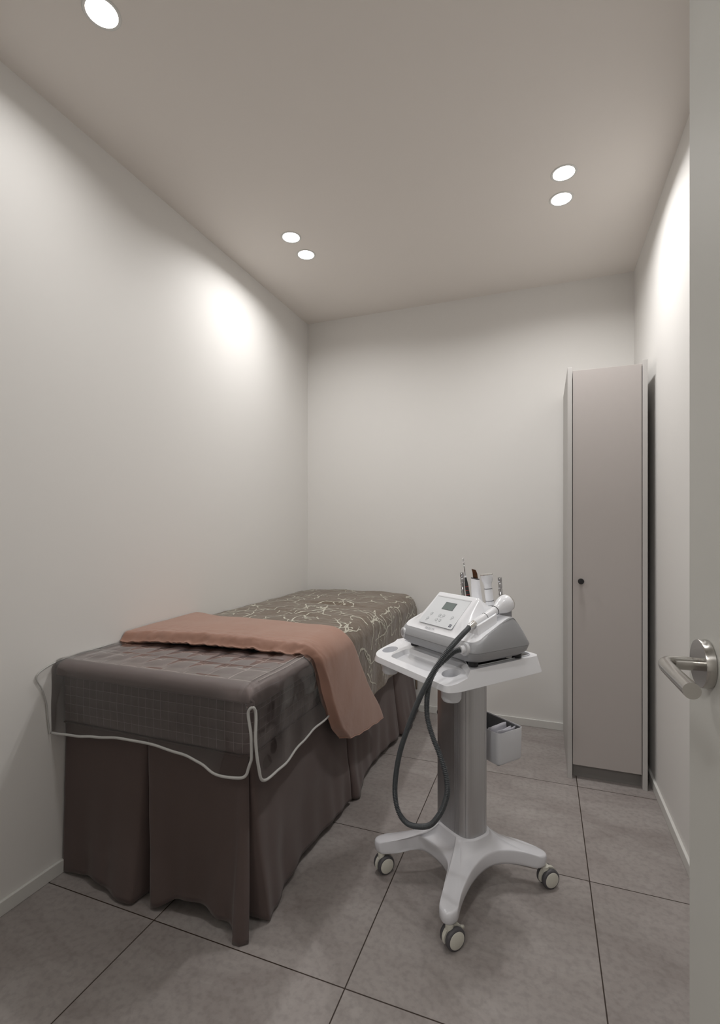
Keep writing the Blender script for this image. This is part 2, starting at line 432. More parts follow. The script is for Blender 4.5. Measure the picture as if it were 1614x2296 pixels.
downlight(0.066, 2.184, 'round white downlight in the ceiling, farther back of the pair by the tall cabinet')
downlight(-1.090, 0.968, 'large-looking round white downlight at the top left edge of the ceiling', energy=FRONT_W)
downlight(0.070, 0.890, 'added round white downlight, out of view, in the ceiling over the open door leaf', energy=FRONT_W)  # extra lamp outside the frame, added to brighten the door side
# unseen corridor lamp, added to fill the near end of the room
def corridor_fill_lamp():
    t = tag(empty('corridor_fill_panel', (-0.5, -1.1, HC)), 'added square white fill panel, unseen, on the corridor ceiling outside the doorway', 'ceiling light')
    box('fill_lamp_frame', -0.16, 0.16, -0.16, 0.16, -0.014, 0, BASEB, t, bev=0.002)
    box('lamp_diffuser', -0.145, 0.145, -0.145, 0.145, -0.016, -0.0141, LAMPM, t)
    ld = bpy.data.lights.new('corridor_fill_light', 'AREA'); ld.energy = HALL_FILL_W; ld.size = 0.28; ld.color = LAMP_COL
    lo = bpy.data.objects.new('corridor_fill_light', ld); C.objects.link(lo); lo.parent = t; lo.location = (0, 0, -0.03)
corridor_fill_lamp()

# ================================================================= CABINET
def cabinet():
    x0, x1, yf, yb, H = 0.098, 0.413, 2.386, 2.920, 1.842
    t = tag(empty('tall_cabinet', ((x0+x1)/2, (yf+yb)/2, 0)), 'tall narrow taupe laminate cabinet with one door in the back right corner', 'cabinet')
    off = ((x0+x1)/2, (yf+yb)/2, 0); th = 0.019
    box('side_panel', x0, x0+th, yf, yb, 0, H, CABE, t, bev=0.0008, off=off)
    box('side_panel', x1-th, x1, yf, yb, 0, H, CABE, t, bev=0.0008, off=off)
    box('top_panel', x0+th, x1-th, yf+0.022, yb, H-0.045, H-0.022, CABE, t, off=off)
    box('back_panel', x0+th, x1-th, yb-0.01, yb, 0.06, H-0.045, CABE, t, off=off)
    box('bottom_panel', x0+th, x1-th, yf+0.024, yb-0.01, 0.066, 0.084, CABE, t, off=off)
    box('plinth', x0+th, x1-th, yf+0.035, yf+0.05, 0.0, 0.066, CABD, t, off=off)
    d = box('door', x0+th+0.0028, x1-th-0.0028, yf+0.003, yf+0.021, 0.064, H-0.016, CABM, t, bev=0.0008, off=off)
    k = lathe('knob', [(0.006, 0), (0.006, 0.010), (0.0125, 0.013), (0.0128, 0.021), (0.0115, 0.023)], (0.152-off[0], yf+0.003-off[1], 0.886), (0, -1, 0), BLACK, d, 28)
    return t
cabinet()

# ================================================================= TREATMENT BED
BX, BY, BYE = -0.765, 1.165, 2.885     # right face, foot face, head face
BXL = XL+0.006
MZ0, MZ1 = 0.487, 0.672
bed = tag(empty('treatment_bed', ((BXL+BX)/2, (BY+BYE)/2, 0)), 'long massage bed with quilted mauve-grey mattress and dark pleated skirt against the left wall', 'bed')
BO = ((BXL+BX)/2, (BY+BYE)/2, 0)
def sub(v): return (v[0]-BO[0], v[1]-BO[1], v[2]-BO[2])
def bobj(name, V, F, mat, **k): return obj(name, [sub(v) for v in V], F, mat, bed, **k)
# frame under the skirt
box('bed_frame', BXL+0.04, BX-0.05, BY+0.05, BYE-0.03, 0.40, 0.484, FRAMEM, bed, bev=0.004, off=BO)
for xx in (BXL+0.07, BX-0.12):
    for yy in (BY+0.14, BYE-0.12):
        box('leg', xx, xx+0.05, yy, yy+0.05, 0, 0.40, FRAMEM, bed, bev=0.003, off=BO)

def mattress():
    # perimeter wall (foot side + long side) with pillowed small-grid quilting
    r = 0.03; path = []
    xa = BXL; L1 = (BX-r)-xa; La = PI/2*r; L2 = BYE-(BY+r); Lt = L1+La+L2
    def pos(s):
        if s < L1: return Vector((xa+s, BY, 0)), Vector((0, -1, 0))
        if s < L1+La:
            a = (s-L1)/r; return Vector((BX-r+r*math.sin(a), BY+r-r*math.cos(a), 0)), Vector((math.sin(a), -math.cos(a), 0))
        return Vector((BX, BY+r+(s-L1-La), 0)), Vector((1, 0, 0))
    ns = 560; nzr = 46; g = 0.0285; V = []; F = []; UV = []
    S = [Lt*(i/ns) for i in range(ns+1)]
    for s in S:
        p, n = pos(s)
        for j in range(nzr+1):
            z = MZ0+(MZ1-MZ0)*j/nzr
            vv = z-MZ0-0.006
            puff = (abs(math.sin(PI*s/g))*abs(math.sin(PI*max(0, vv)/g)))**0.5*0.0036
            bul = 0.004*math.sin(PI*min(1, (z-MZ0)/(MZ1-MZ0)))+0.003*nz(s, z, 3, 6)
            q = p+n*(puff+bul); V.append((q.x, q.y, z+0.002*nz(s, 0, 7, 4))); UV.append((s+0.0001, vv if vv > 0 else -1))
    for i in range(ns):
        for j in range(nzr):
            a = i*(nzr+1)+j; F.append((a, a+nzr+1, a+nzr+2, a+1))
    n0 = len(V)
    # top and bottom sheets
    for z in (MZ0, MZ1):
        for x, y in ((xa, BY+0.02), (BX-0.02, BY+0.02), (BX-0.02, BYE), (xa, BYE)): V.append((x, y, z)); UV.append((-1, -1))
    F.append((n0+3, n0+2, n0+1, n0)); F.append((n0+4, n0+5, n0+6, n0+7)); F.append((n0+2, n0+3, n0+7, n0+6)); F.append((n0+3, n0, n0+4, n0+7))
    bobj('mattress', V, F, QSMALL, uvs=UV)
    # bottom seam cord
    P = [Vector(sub((pos(s)[0]+pos(s)[1]*0.0035+Vector((0, 0, MZ0+0.001+0.002*nz(s, 0, 7, 4))))[:])) for s in [Lt*i/240 for i in range(241)]]
    tube('seam_cord', P, 0.0028, SKIRT, bed, 8)
mattress()

def drape(a, b, xe, ye, zt, r, yback=None):
    """a = distance in x, b = distance in y; cloth bends down past x>xe and past y<ye"""
    da = max(0.0, a-(xe-r)); db = max(0.0, (ye+r)-b)
    def bend(d):
        L = r*PI/2
        if d < L: t = d/r; return r*math.sin(t), r*(1-math.cos(t))
        return r, r+(d-L)
    hx, dx = bend(da); hy_, dy = bend(db)
    dz = (dx**4+dy**4)**0.25 if (dx > 0 or dy > 0) else 0.0
    x = (xe-r+hx) if da > 0 else a
    y = (ye+r-hy_) if db > 0 else b
    return x, y, zt-dz

def topper():
    xe, ye, r = BX+0.020, BY-0.029, 0.03; zt = 0.688
    sx, sy = 0.082, 0.10
    na, nb = 150, 170; a0 = BXL; b1 = 2.0
    V = []; F = []; UV = []
    seamx = BX-0.012          # border seam along the right
    seamy = BY+0.028          # border seam at the foot
    for i in range(na+1):
        a = a0+((xe-r+0.047+0.030)-a0)*i/na
        for j in range(nb+1):
            bmin = ye+r-0.047-0.014
            b = bmin+(b1-bmin)*j/nb
            ov = 0
            # foot hem hangs a little lower in the middle
            x, y, z = drape(a, b, xe, ye, zt, r)
            inx = a < seamx; iny = b > seamy
            u = seamx-a; v = b-seamy
            if inx and iny:
                p = (abs(math.sin(PI*u/sx))*abs(math.sin(PI*v/sy)))**0.4
                dz = 0.0110*p-0.005; UV.append((u, v))
            else:
                e = min(abs(a-seamx), abs(b-seamy)) if not (inx or iny) else (abs(b-seamy) if inx else abs(a-seamx))
                dz = 0.009*min(1, e/0.02)**0.6-0.004
                if not inx and iny: dz -= 0.004*(1-abs(math.sin(PI*v/sy))**0.4)
                UV.append((-1, -1))
            dz += 0.004*nz(a, b, 1, 7)
            if b < ye+r:
                z += dz*0.6; y -= 0.6*dz
            elif a > xe-r:
                z += dz*0.6; x += 0.5*dz+0.006*nz(0, b, 2, 11)*sstep(xe-r, xe, a); z += 0.008*nz(1, b, 5, 7)*sstep(xe-r, xe+0.03, a)
            else: z += dz
            V.append((x, y, z))
    for i in range(na):
        for j in range(nb):
            k = i*(nb+1)+j; F.append((k, k+nb+1, k+nb+2, k+1))
    o = bobj('quilted_topper', V, F, QBIG, uvs=UV)
    sd = o.modifiers.new('thickness', 'SOLIDIFY'); sd.thickness = 0.014; sd.offset = -1
    # second stitched seam line beside the border
    for off in (0.0, 0.022):
        P = [Vector(sub((seamx+off, seamy+(0 if off == 0 else -0.0)+t*0.02, zt+0.0015+0.004*nz(seamx+off, seamy+t*0.02, 1, 7)))) for t in range(0, 40)]
        tube('border_seam', P, 0.0012, QBIG, bed, 6)
topper()

def skirt():
    r = 0.02; xa = BXL; L1 = (BX-r)-xa; La = PI/2*r; L2 = BYE-(BY+r); Lt = L1+La+L2
    def pos(s):
        if s < L1: return Vector((xa+s, BY, 0)), Vector((0, -1, 0))
        if s < L1+La:
            a = (s-L1)/r; return Vector((BX-r+r*math.sin(a), BY+r-r*math.cos(a), 0)), Vector((math.sin(a), -math.cos(a), 0))
        return Vector((BX, BY+r+(s-L1-La), 0)), Vector((1, 0, 0))
    sc = L1+La/2
    s_side = lambda y: L1+La+(y-(BY+r))
    pleats = [-1.134-xa, sc+0.002, s_side(1.86), s_side(2.52)]
    edges = [0.0]+pleats+[Lt]
    # flare at hem (metres outward) and hem height, by position
    flare = [(0, 0.012), (0.10, 0.016), (0.20, 0.036), (0.30, 0.052), (0.345, 0.046), (0.40, 0.032), (0.48, 0.012), (0.57, 0.014), (0.625, 0.020), (0.665, 0.024), (0.695, 0.042), (sc+0.01, 0.046),
             (sc+0.03, 0.045), (sc+0.09, 0.030), (sc+0.18, 0.012), (sc+0.33, 0.010), (sc+0.45, 0.022), (sc+0.58, 0.030), (s_side(1.86), 0.035), (s_side(1.90), 0.052), (s_side(1.97), 0.03), (s_side(2.1), 0.018), (s_side(2.3), 0.03), (s_side(2.46), 0.05), (s_side(2.52), 0.05), (s_side(2.60), 0.075), (s_side(2.88), 0.055)]
    hemz = [(0, 0.004), (0.08, 0.012), (0.14, 0.026), (0.22, 0.018), (0.28, 0.008), (0.345, 0.006), (0.40, 0.010), (0.48, 0.044), (0.56, 0.044), (0.62, 0.026), (0.652, 0.024), (0.674, 0.003), (sc+0.002, 0.003), (sc+0.014, 0.020),
            (sc+0.05, 0.006), (sc+0.16, 0.020), (sc+0.30, 0.030), (sc+0.5, 0.030), (sc+0.66, 0.020), (s_side(1.9), 0.006), (s_side(2.1), 0.028), (s_side(2.4), 0.03), (s_side(2.6), 0.012), (s_side(2.9), 0.02)]
    nt_ = 34; cols = []   # each col: (s at t, outward at t, hem)
    for k in range(len(edges)-1):
        e0, e1 = edges[k], edges[k+1]
        n = max(14, int((e1-e0)/0.008))
        for i in range(n+1):
            f = i/n
            cols.append((e0, e1, f, k))
        if k < len(edges)-2:
            for j in range(1, 6): cols.append((edges[k+1], None, j/6, k))
    V = []; F = []
    gL = {1: 0.010, 2: 0.004, 3: 0.004, 4: 0.006}; gR = {1: 0.048, 2: 0.036, 3: 0.008, 4: 0.014}
    for c in cols:
        for j in range(nt_+1):
            t = j/nt_
            if c[1] is not None:
                e0, e1, f, k = c
                g0 = 0 if k == 0 else 0.0012+gR[k]*t**1.2
                g1 = 0 if k == len(edges)-2 else 0.0012+gL[k+1]*t**1.2
                s = (e0+g0)+(e1-g1-e0-g0)*f
                out = lerp_table(flare, s)*t**1.5
                dl = min(s-e0-g0 if k > 0 else 9, e1-g1-s if k < len(edges)-2 else 9)
                out -= 0.006*math.exp(-dl/0.006)
                out += 0.006*t*nz(s, t*0.4, 4, 9)+0.003*t*math.sin(s*55+2*nz(s, 0, 9, 3))*sstep(0.3, 1, t)+0.002*nz(s, t, 2, 5)
                if k == 1:   # round vertical fold near the foot corner
                    out += 0.020*t*math.exp(-((s-(sc-0.016))/0.020)**2)
            else:
                e, _, f, k = c
                ga, gb = 0.0012+gL[k+1]*t**1.2, 0.0012+gR[k+1]*t**1.2
                s = e-ga+(ga+gb)*f
                base = lerp_table(flare, s)*t**1.5
                dep = (0.022+0.060*t)
                if k == 1: dep *= 1.15
                out = base-dep*math.sin(PI*f)**0.5-0.006
            s = max(0, min(Lt, s))
            p, n = pos(s); hz_ = max(0.003, lerp_table(hemz, s)+0.004*nz(s, 3, 3, 12))
            z = MZ0+0.004+(hz_-MZ0-0.004)*t
            q = p+n*(out-0.001); V.append((max(BXL, q.x), q.y, z))
    for i in range(len(cols)-1):
        for j in range(nt_):
            a = i*(nt_+1)+j; F.append((a, a+1, a+nt_+2, a+nt_+1))
    o = bobj('bed_skirt', V, F, SKIRT)
    sd = o.modifiers.new('thickness', 'SOLIDIFY'); sd.thickness = 0.0016; sd.offset = -1
skirt()

# ================================================================= CLEAR VINYL COVER
def vinyl():
    xe, ye, r, zt, c = BX+0.036, BY-0.044, 0.034, 0.700, 0.064
    t = tag(empty('vinyl_cover', (-1.1, 1.3, 0.7)), 'clear vinyl protector with white taped edge draped over the bed foot', 'bed cover')
    off = Vector((-1.1, 1.3, 0.7))
    hemF = [(-1.477, 0.467), (-1.376, 0.471), (-1.29, 0.482), (-1.19, 0.493), (-1.075, 0.493), (-0.963, 0.482), (-0.894, 0.469), (-0.842, 0.453), (-0.785, 0.451), (-0.752, 0.452), (-0.735, 0.462), (-0.727, 0.478)]
    hemS = [(1.105, 0.478), (1.118, 0.460), (1.135, 0.444), (1.16, 0.434), (1.21, 0.431), (1.31, 0.424), (1.40, 0.436), (1.53, 0.442), (1.70, 0.450)]
    L = r*PI/2
    def P(a, b):
        x, y, z = drape(a, b, xe, ye, zt, r)
        db = max(0, ye+r-b); da = max(0, a-(xe-r))
        # ripples and billow
        hang = max(0, db-L)
        y -= 0.004*nz(a, z, 3, 9)*sstep(0, 0.1, hang)+0.010*hang/0.2*math.exp(-((a-(xe-0.10))/0.05)**2)
        y -= 0.009*math.exp(-((a-(xe-0.075))/0.035)**2)*sstep(0, 0.06, db)*(1-0.6*sstep(0.1, 0.25, db))
        h2 = max(0, da-L)
        x += 0.006*nz(b, z, 8, 11)*sstep(0, 0.1, h2)+0.006*math.exp(-((b-(ye+0.15))/0.05)**2)*sstep(0, 0.10, da)
        x += 0.02*h2/0.25*sstep(1.4, 1.12, b)
        if da == 0 and db == 0:
            u_, v_ = (BX-0.012)-a, b-(BY+0.028)
            q_ = (abs(math.sin(PI*u_/0.082))*abs(math.sin(PI*v_/0.10)))**0.5 if (u_ > 0 and v_ > 0) else 0.3
            e_ = sstep(0, 0.03, min((xe-r)-a, b-(ye+r)))
            z += e_*(0.0042*q_-0.003+0.0016*nz(a, b, 0, 14))
        return Vector((x, y, z))
    bm = bmesh.new()
    def patch(fn, n, m):
        vs = [[bm.verts.new(fn(i/n, j/m)-off) for j in range(m+1)] for i in range(n+1)]
        for i in range(n):
            for j in range(m):
                bm.faces.new((vs[i][j], vs[i+1][j], vs[i+1][j+1], vs[i][j+1]))
        return vs
    aE, bE = xe-r+c, ye+r-c
    a0, bB = XL+0.002, 1.66
    # top + first bend of both sides
    patch(lambda u, v: P(a0+(aE-a0)*u, bE+(bB-bE)*v), 110, 90)
    # front flap
    def front(u, v):
        a = a0+(aE-a0)*u; zh = lerp_table(hemF, drape(a, bE, xe, ye, zt, r)[0] + (a-(xe-r+L) if a > xe-r+L else 0))
        z0 = P(a, bE).z; Lf = max(0.02, z0-zh)
        q = P(a, bE-Lf*v)
        g_ = sstep(0.90, 1.0, u); q.x -= g_*0.013*sstep(0.0, 0.10, v)*(1-0.75*sstep(0.15, 0.55, v)); q.x -= g_*0.010*sstep(0.93, 1.0, v)
        return q
    vf = patch(front, 110, 44)
    def side(u, v):
        b = bE+(bB-bE)*u; zh = lerp_table(hemS, b)
        z0 = P(aE, b).z; Ls = max(0.02, z0-zh)
        q = P(aE+Ls*v, b)
        g_ = 1-sstep(0.0, 0.12, u); q.y += g_*0.013*sstep(0.0, 0.10, v)*(1-0.75*sstep(0.15, 0.55, v)); q.y += g_*0.010*sstep(0.93, 1.0, v)
        return q
    vs_ = patch(side, 90, 44)
    bmesh.ops.remove_doubles(bm, verts=bm.verts, dist=0.0004)
    bmesh.ops.recalc_face_normals(bm, faces=bm.faces)
    from_bm('clear_sheet', bm, VINYL, t, smooth=True)
    # white binding: along front hem, up the slit, over, down and along the side hem
    path = [front(i/110, 1) for i in range(111)]
    path += [front(1, 1-j/44) for j in range(3, 44)]
    path += [P(aE, bE)+Vector((0.002, -0.002, 0.004))]
    path += [side(0, j/44) for j in range(1, 42)]
    path += [side(i/90, 1) for i in range(2, 91)]
    for _ in range(6):
        path = [path[0]]+[(path[i-1]+path[i]*2+path[i+1])/4 for i in range(1, len(path)-1)]+[path[-1]]
    path = resample(path, 0.004)
    tube('edge_tape', [p-off for p in path], 0.0042, PIPING, t, 8)
    # left edge: short tongue of the sheet folded against the wall with its tape
    LP = [Vector((XL+0.005, y, z)) for y, z in ((1.36, 0.700), (1.25, 0.699), (1.16, 0.694), (1.10, 0.682), (1.068, 0.660), (1.085, 0.62), (1.10, 0.57), (1.105, 0.52), (1.112, 0.467))]
    LP = resample(catmull(LP, 6), 0.006)
    tube('wall_edge_tape', [p-off for p in LP], 0.0024, PIPING, t, 8)
vinyl()

# ================================================================= DUVET
def duvet():
    t = tag(empty('duvet', (-1.1, 2.1, 0.70)), 'taupe duvet with silver branch pattern, its copper lining turned back over the bed', 'duvet')
    off = Vector((-1.1, 2.1, 0.70))
    xe, r = BX+0.046, 0.075
    ZT = 0.722
    def S(a, b):
        # a across, b along the bed
        zt = ZT+0.012*math.sin(PI*min(1, max(0, (a+1.47)/0.75)))
        da = max(0.0, a-(xe-r)); L = r*PI/2
        if da <= 0: x, z = a, zt
        elif da < L: q = da/r; x, z = xe-r+r*math.sin(q), zt-r*(1-math.cos(q))
        else: x, z = xe, zt-r-(da-L)
        y = b
        yend = 2.895; de = max(0.0, b-(yend-0.05)); Le = 0.05*PI/2
        if de > 0:
            if de < Le: q = de/0.05; y = yend-0.05+0.05*math.sin(q); z -= 0.05*(1-math.cos(q))
            else: y = yend; z -= 0.05+(de-Le)
        # wrinkles
        wr = 0.006*nz(a, b, 2, 7)+0.0018*nz(a, b, 6, 26)
        crease = -0.016*math.exp(-((b-2.33-0.1*nz(a, 0, 1, 3))/0.03)**2)*math.exp(-((a+1.02)/0.16)**2)
        crease += -0.008*math.exp(-((b-2.02+0.35*(a+1.1))/0.02)**2)*sstep(-1.4, -1.2, a)*sstep(-0.8, -1.0, a)
        h = sstep(0, L, da)
        x += (wr+0.005*math.sin(b*26+3*nz(a, b, 1, 4))*sstep(L, L+0.3, da))*h
        z += (wr+crease)*(1-h)
        z += 0.004*sstep(-1.40, -1.47, a)*-3
        return Vector((max(x, XL+0.003), y, z))
    AH = lambda b: (xe-r)+r*PI/2+(ZT-r-(0.372+0.012*nz(b, 0, 0, 5)))
    na, nb = 150, 190; V = []; F = []
    b0, b1 = 1.47, 2.895+0.20
    a0 = XL+0.004
    for i in range(na+1):
        for j in range(nb+1):
            ai = a0+(AH(1.9)-a0)*i/na
            bs = lerp_table([(-1.4, 1.47), (-0.80, 1.50), (-0.70, 1.56), (-0.50, 1.68), (-0.30, 1.88)], ai)
            b = bs+(b1-bs)*j/nb; a = a0+(AH(b)-a0)*i/na
            V.append(S(a, b)-off)
    for i in range(na):
        for j in range(nb):
            k = i*(nb+1)+j; F.append((k, k+nb+1, k+nb+2, k+1))
    MI = [0]*len(F)
    # branch pattern woven over the cloth, same mesh, second material
    rnd = random.Random(11)
    def nrm(a, b):
        e = 0.004; p = S(a, b); u = S(a+e, b)-p; v = S(a, b+e)-p; n = u.cross(v)
        return n.normalized() if n.length > 1e-12 else Vector((0, 0, 1))
    def ribbon(pts):
        base = len(V); m = len(pts)
        for i, (a, b, wd) in enumerate(pts):
            a2, b2, _ = pts[min(i+1, m-1)]; a1, b1_, _ = pts[max(0, i-1)]
            dx, dy = a2-a1, b2-b1_; l = math.hypot(dx, dy) or 1; px_, py_ = -dy/l, dx/l
            for s in (-1, 1):
                ww = wd*(0.45+1.3*abs(nz(a, b, s*4.0, 190)))+0.0003
                aa, bb = a+px_*ww*s, b+py_*ww*s
                aa = max(a0+0.001, min(AH(bb)-0.004, aa))
                V.append(S(aa, bb)+nrm(aa, bb)*0.0010-off)
        for i in range(m-1):
            k = base+2*i; F.append((k, k+1, k+3, k+2)); MI.append(1)
    def grow(a, b, ang, length, wd, depth):
        n = int(length/0.006); pts = []; cur = rnd.choice((-1, 1))*rnd.uniform(1.0, 5.5)
        for i in range(n+1):
            f = i/max(1, n)
            pts.append((a, b, wd*(1-0.72*f)))
            ang += cur*0.006*2+rnd.uniform(-0.24, 0.24)
            a += 0.006*math.cos(ang); b += 0.006*math.sin(ang)
            if depth < 3 and i > 3 and rnd.random() < (0.10 if depth == 0 else 0.05):
                sgn = rnd.choice((-1, 1))
                grow(a, b, ang+sgn*rnd.uniform(0.45, 1.0), length*(1-f)*rnd.uniform(0.45, 0.8)+0.025, wd*(1-0.6*f)*0.85, depth+1)
            if a > AH(min(b, b1))-0.006 or a < a0 or b < 1.70 or b > b1-0.03: break
        if len(pts) > 2: ribbon(pts)
        if rnd.random() < 0.5 and len(pts) > 3:
            # bud at the tip
            a_, b_, _ = pts[-1]; rr = rnd.uniform(0.006, 0.012)
            bp = [(a_-rr*math.cos(ang)+2*rr*math.cos(ang)*q/5, b_-rr*math.sin(ang)+2*rr*math.sin(ang)*q/5, rr*0.7*math.sin(PI*(q+0.4)/5.8)) for q in range(6)]
            ribbon(bp)
    for gi in range(11):
        for gj in range(10):
            a = a0+0.05+gi*0.112+rnd.uniform(-0.04, 0.04); b = 1.76+gj*0.124+rnd.uniform(-0.04, 0.04)
            if a > AH(min(b, b1))-0.05: continue
            base = rnd.uniform(0, 6.28)
            grow(a, b, base, rnd.uniform(0.09, 0.20), 0.0056, 0)
            if rnd.random() < 0.5: grow(a, b, base+PI*rnd.uniform(0.75, 1.25), rnd.uniform(0.06, 0.12), 0.0042, 1)
    obj('patterned_shell', V, F, DUVET, t, mats=[DUVET, BRANCH], matidx=MI)
    # hem edge and underside thickness of the duvet
    P = []
    for j in range(nb+1):
        b = 1.84+(b1-1.84)*j/nb; P.append(S(AH(b), b)-off-Vector((0.004, 0, 0)))
    tube('hem_edge', P, 0.0055, DUVET, t, 8)
    # ---- turned back copper band
    def band():
        # front fold line and rear edge as functions of arc distance a
        fr = [(-1.474, 1.385), (-1.38, 1.405), (-1.09, 1.420), (-0.87, 1.436), (-0.78, 1.455), (-0.70, 1.485), (-0.60, 1.530), (-0.50, 1.575), (-0.40, 1.640), (-0.30, 1.735)]
        bk = [(-1.474, 1.835), (-1.38, 1.800), (-1.08, 1.778), (-0.87, 1.778), (-0.78, 1.780), (-0.70, 1.800), (-0.60, 1.870), (-0.50, 1.950), (-0.40, 2.045), (-0.26, 2.170)]
        x2, r2 = xe+0.014, r+0.006
        def B(a, q):
            yf, yb = lerp_lin(fr, a), lerp_lin(bk, a); y = yf+(yb-yf)*q
            zt = ZT+0.010+0.012*math.sin(PI*min(1, max(0, (a+1.47)/0.75)))
            zt += 0.010*sstep(-1.30, -1.43, a)*sstep(0.5, 1.0, q)
            da = max(0.0, a-(x2-r2)); L = r2*PI/2
            if da <= 0: x, z, n = a, zt, Vector((0, 0, 1))
            elif da < L:
                t_ = da/r2; x, z = x2-r2+r2*math.sin(t_), zt-r2*(1-math.cos(t_)); n = Vector((math.sin(t_), 0, math.cos(t_)))
            else: x, z, n = x2+0.02*(da-L), zt-r2-(da-L), Vector((1, 0, 0))
            w_ = yb-yf; dq = q*w_
            # rolled front edge: drops to the cloth below within 2 cm
            roll = 0.030*(1-sstep(0, 1, min(1, dq/0.035)))**1.5
            edge = 0.010*(1-min(1, (w_-dq)/0.02))**2
            puff = 0.006*math.sin(PI*q)+0.004*nz(a, y, 1, 8)
            hg = 1-0.75*sstep(x2-r2, x2+0.05, a)
            pk = (0.0070*nz(a, dq*2, 3, 22)+0.0050*nz(a, dq*2, 9, 60))*math.exp(-dq/0.045)*hg
            p = Vector((x, y, z))+n*(puff-roll-edge+pk)
            if a > x2: p.y += 0.008*nz(a, q, 5, 10)
            if dq < 0.04: p.y += 0.007*nz(a, 0, 11, 26)*(1-dq/0.04)*hg
            p.x = max(p.x, XL+0.003)
            return p
        def lerp_lin(T_, x):
            return lerp_table_lin(T_, x)
        a1_front, a1_back = -0.290, -0.262
        n1, m1 = 190, 60; V2 = []; F2 = []
        a00 = XL+0.004
        for i in range(n1+1):
            for j in range(m1+1):
                q = (j/m1)**1.3
                # lower hem line: lowest a third along, rises to the rear corner
                aend = hem_a(q)
                a = a00+(aend-a00)*i/n1
                V2.append(B(a, q)-off)
        for i in range(n1):
            for j in range(m1):
                k = i*(m1+1)+j; F2.append((k, k+m1+1, k+m1+2, k+1))
        # fold-under lip at the front
        base = len(V2)
        for i in range(n1+1):
            a = a00+(hem_a(0)-a00)*i/n1
            p0, p1 = B(a, 0.0), B(a, 0.02)
            nn = Vector((0, 0, 1)) if a < x2-r2*0.5 else Vector((1, 0, 0))
            for kk in range(1, 4):
                V2.append(p0-off-nn*(0.004*kk if kk < 3 else 0.010)+Vector((0, 0.004*kk*kk, 0)))
        for i in range(n1):
            k = i*(m1+1); l = base+i*3
            F2.append((k, l, l+3, k+m1+1)); F2.append((l, l+1, l+4, l+3)); F2.append((l+1, l+2, l+5, l+4))
        o = obj('copper_lining', V2, F2, COPPER, t)
        o['label'] = 'plain copper satin underside folded back'
        sd = o.modifiers.new('thickness', 'SOLIDIFY'); sd.thickness = 0.004; sd.offset = -1
        # piped rear and lower edges
        P2 = [B(a00+(hem_a(1)-a00)*i/120, 1.0)-off for i in range(121)]
        P2 += [B(hem_a(1-k/24), 1-k/24)-off for k in range(1, 25)]
        tube('piping', resample(P2, 0.006), 0.0022, COPPER, t, 8)
    def hem_a(q):
        return lerp_table([(0, -0.335), (0.12, -0.318), (0.30, -0.300), (0.55, -0.285), (0.8, -0.262), (1.0, -0.255)], q)
    band()
def lerp_table_lin(T_, x):
    # smooth (catmull) interpolation
    if x <= T_[0][0]: return T_[0][1]
    n = len(T_)
    for i in range(n-1):
        a, va = T_[i]; b, vb = T_[i+1]
        if x <= b:
            p0 = T_[i-1][1] if i > 0 else va; p3 = T_[i+2][1] if i < n-2 else vb
            t_ = (x-a)/(b-a)
            return 0.5*((2*va)+(vb-p0)*t_+(2*p0-5*va+4*vb-p3)*t_*t_+(3*va-p0-3*vb+p3)*t_**3)
    return T_[-1][1]
duvet()

# ================================================================= TROLLEY
TO = (-0.2375, 1.578); TA = math.radians(-38)
EX = Vector((math.cos(TA), math.sin(TA), 0)); EY = Vector((-math.sin(TA), math.cos(TA), 0))
def tw(u, v, z=0.0): return Vector((TO[0], TO[1], 0))+EX*u+EY*v+Vector((0, 0, z))
trolley = tag(empty('equipment_trolley', (TO[0], TO[1], 0), TA), 'white wheeled trolley with aluminium column standing beside the bed', 'trolley')
CU, CV = -0.025, 0.010        # column centre

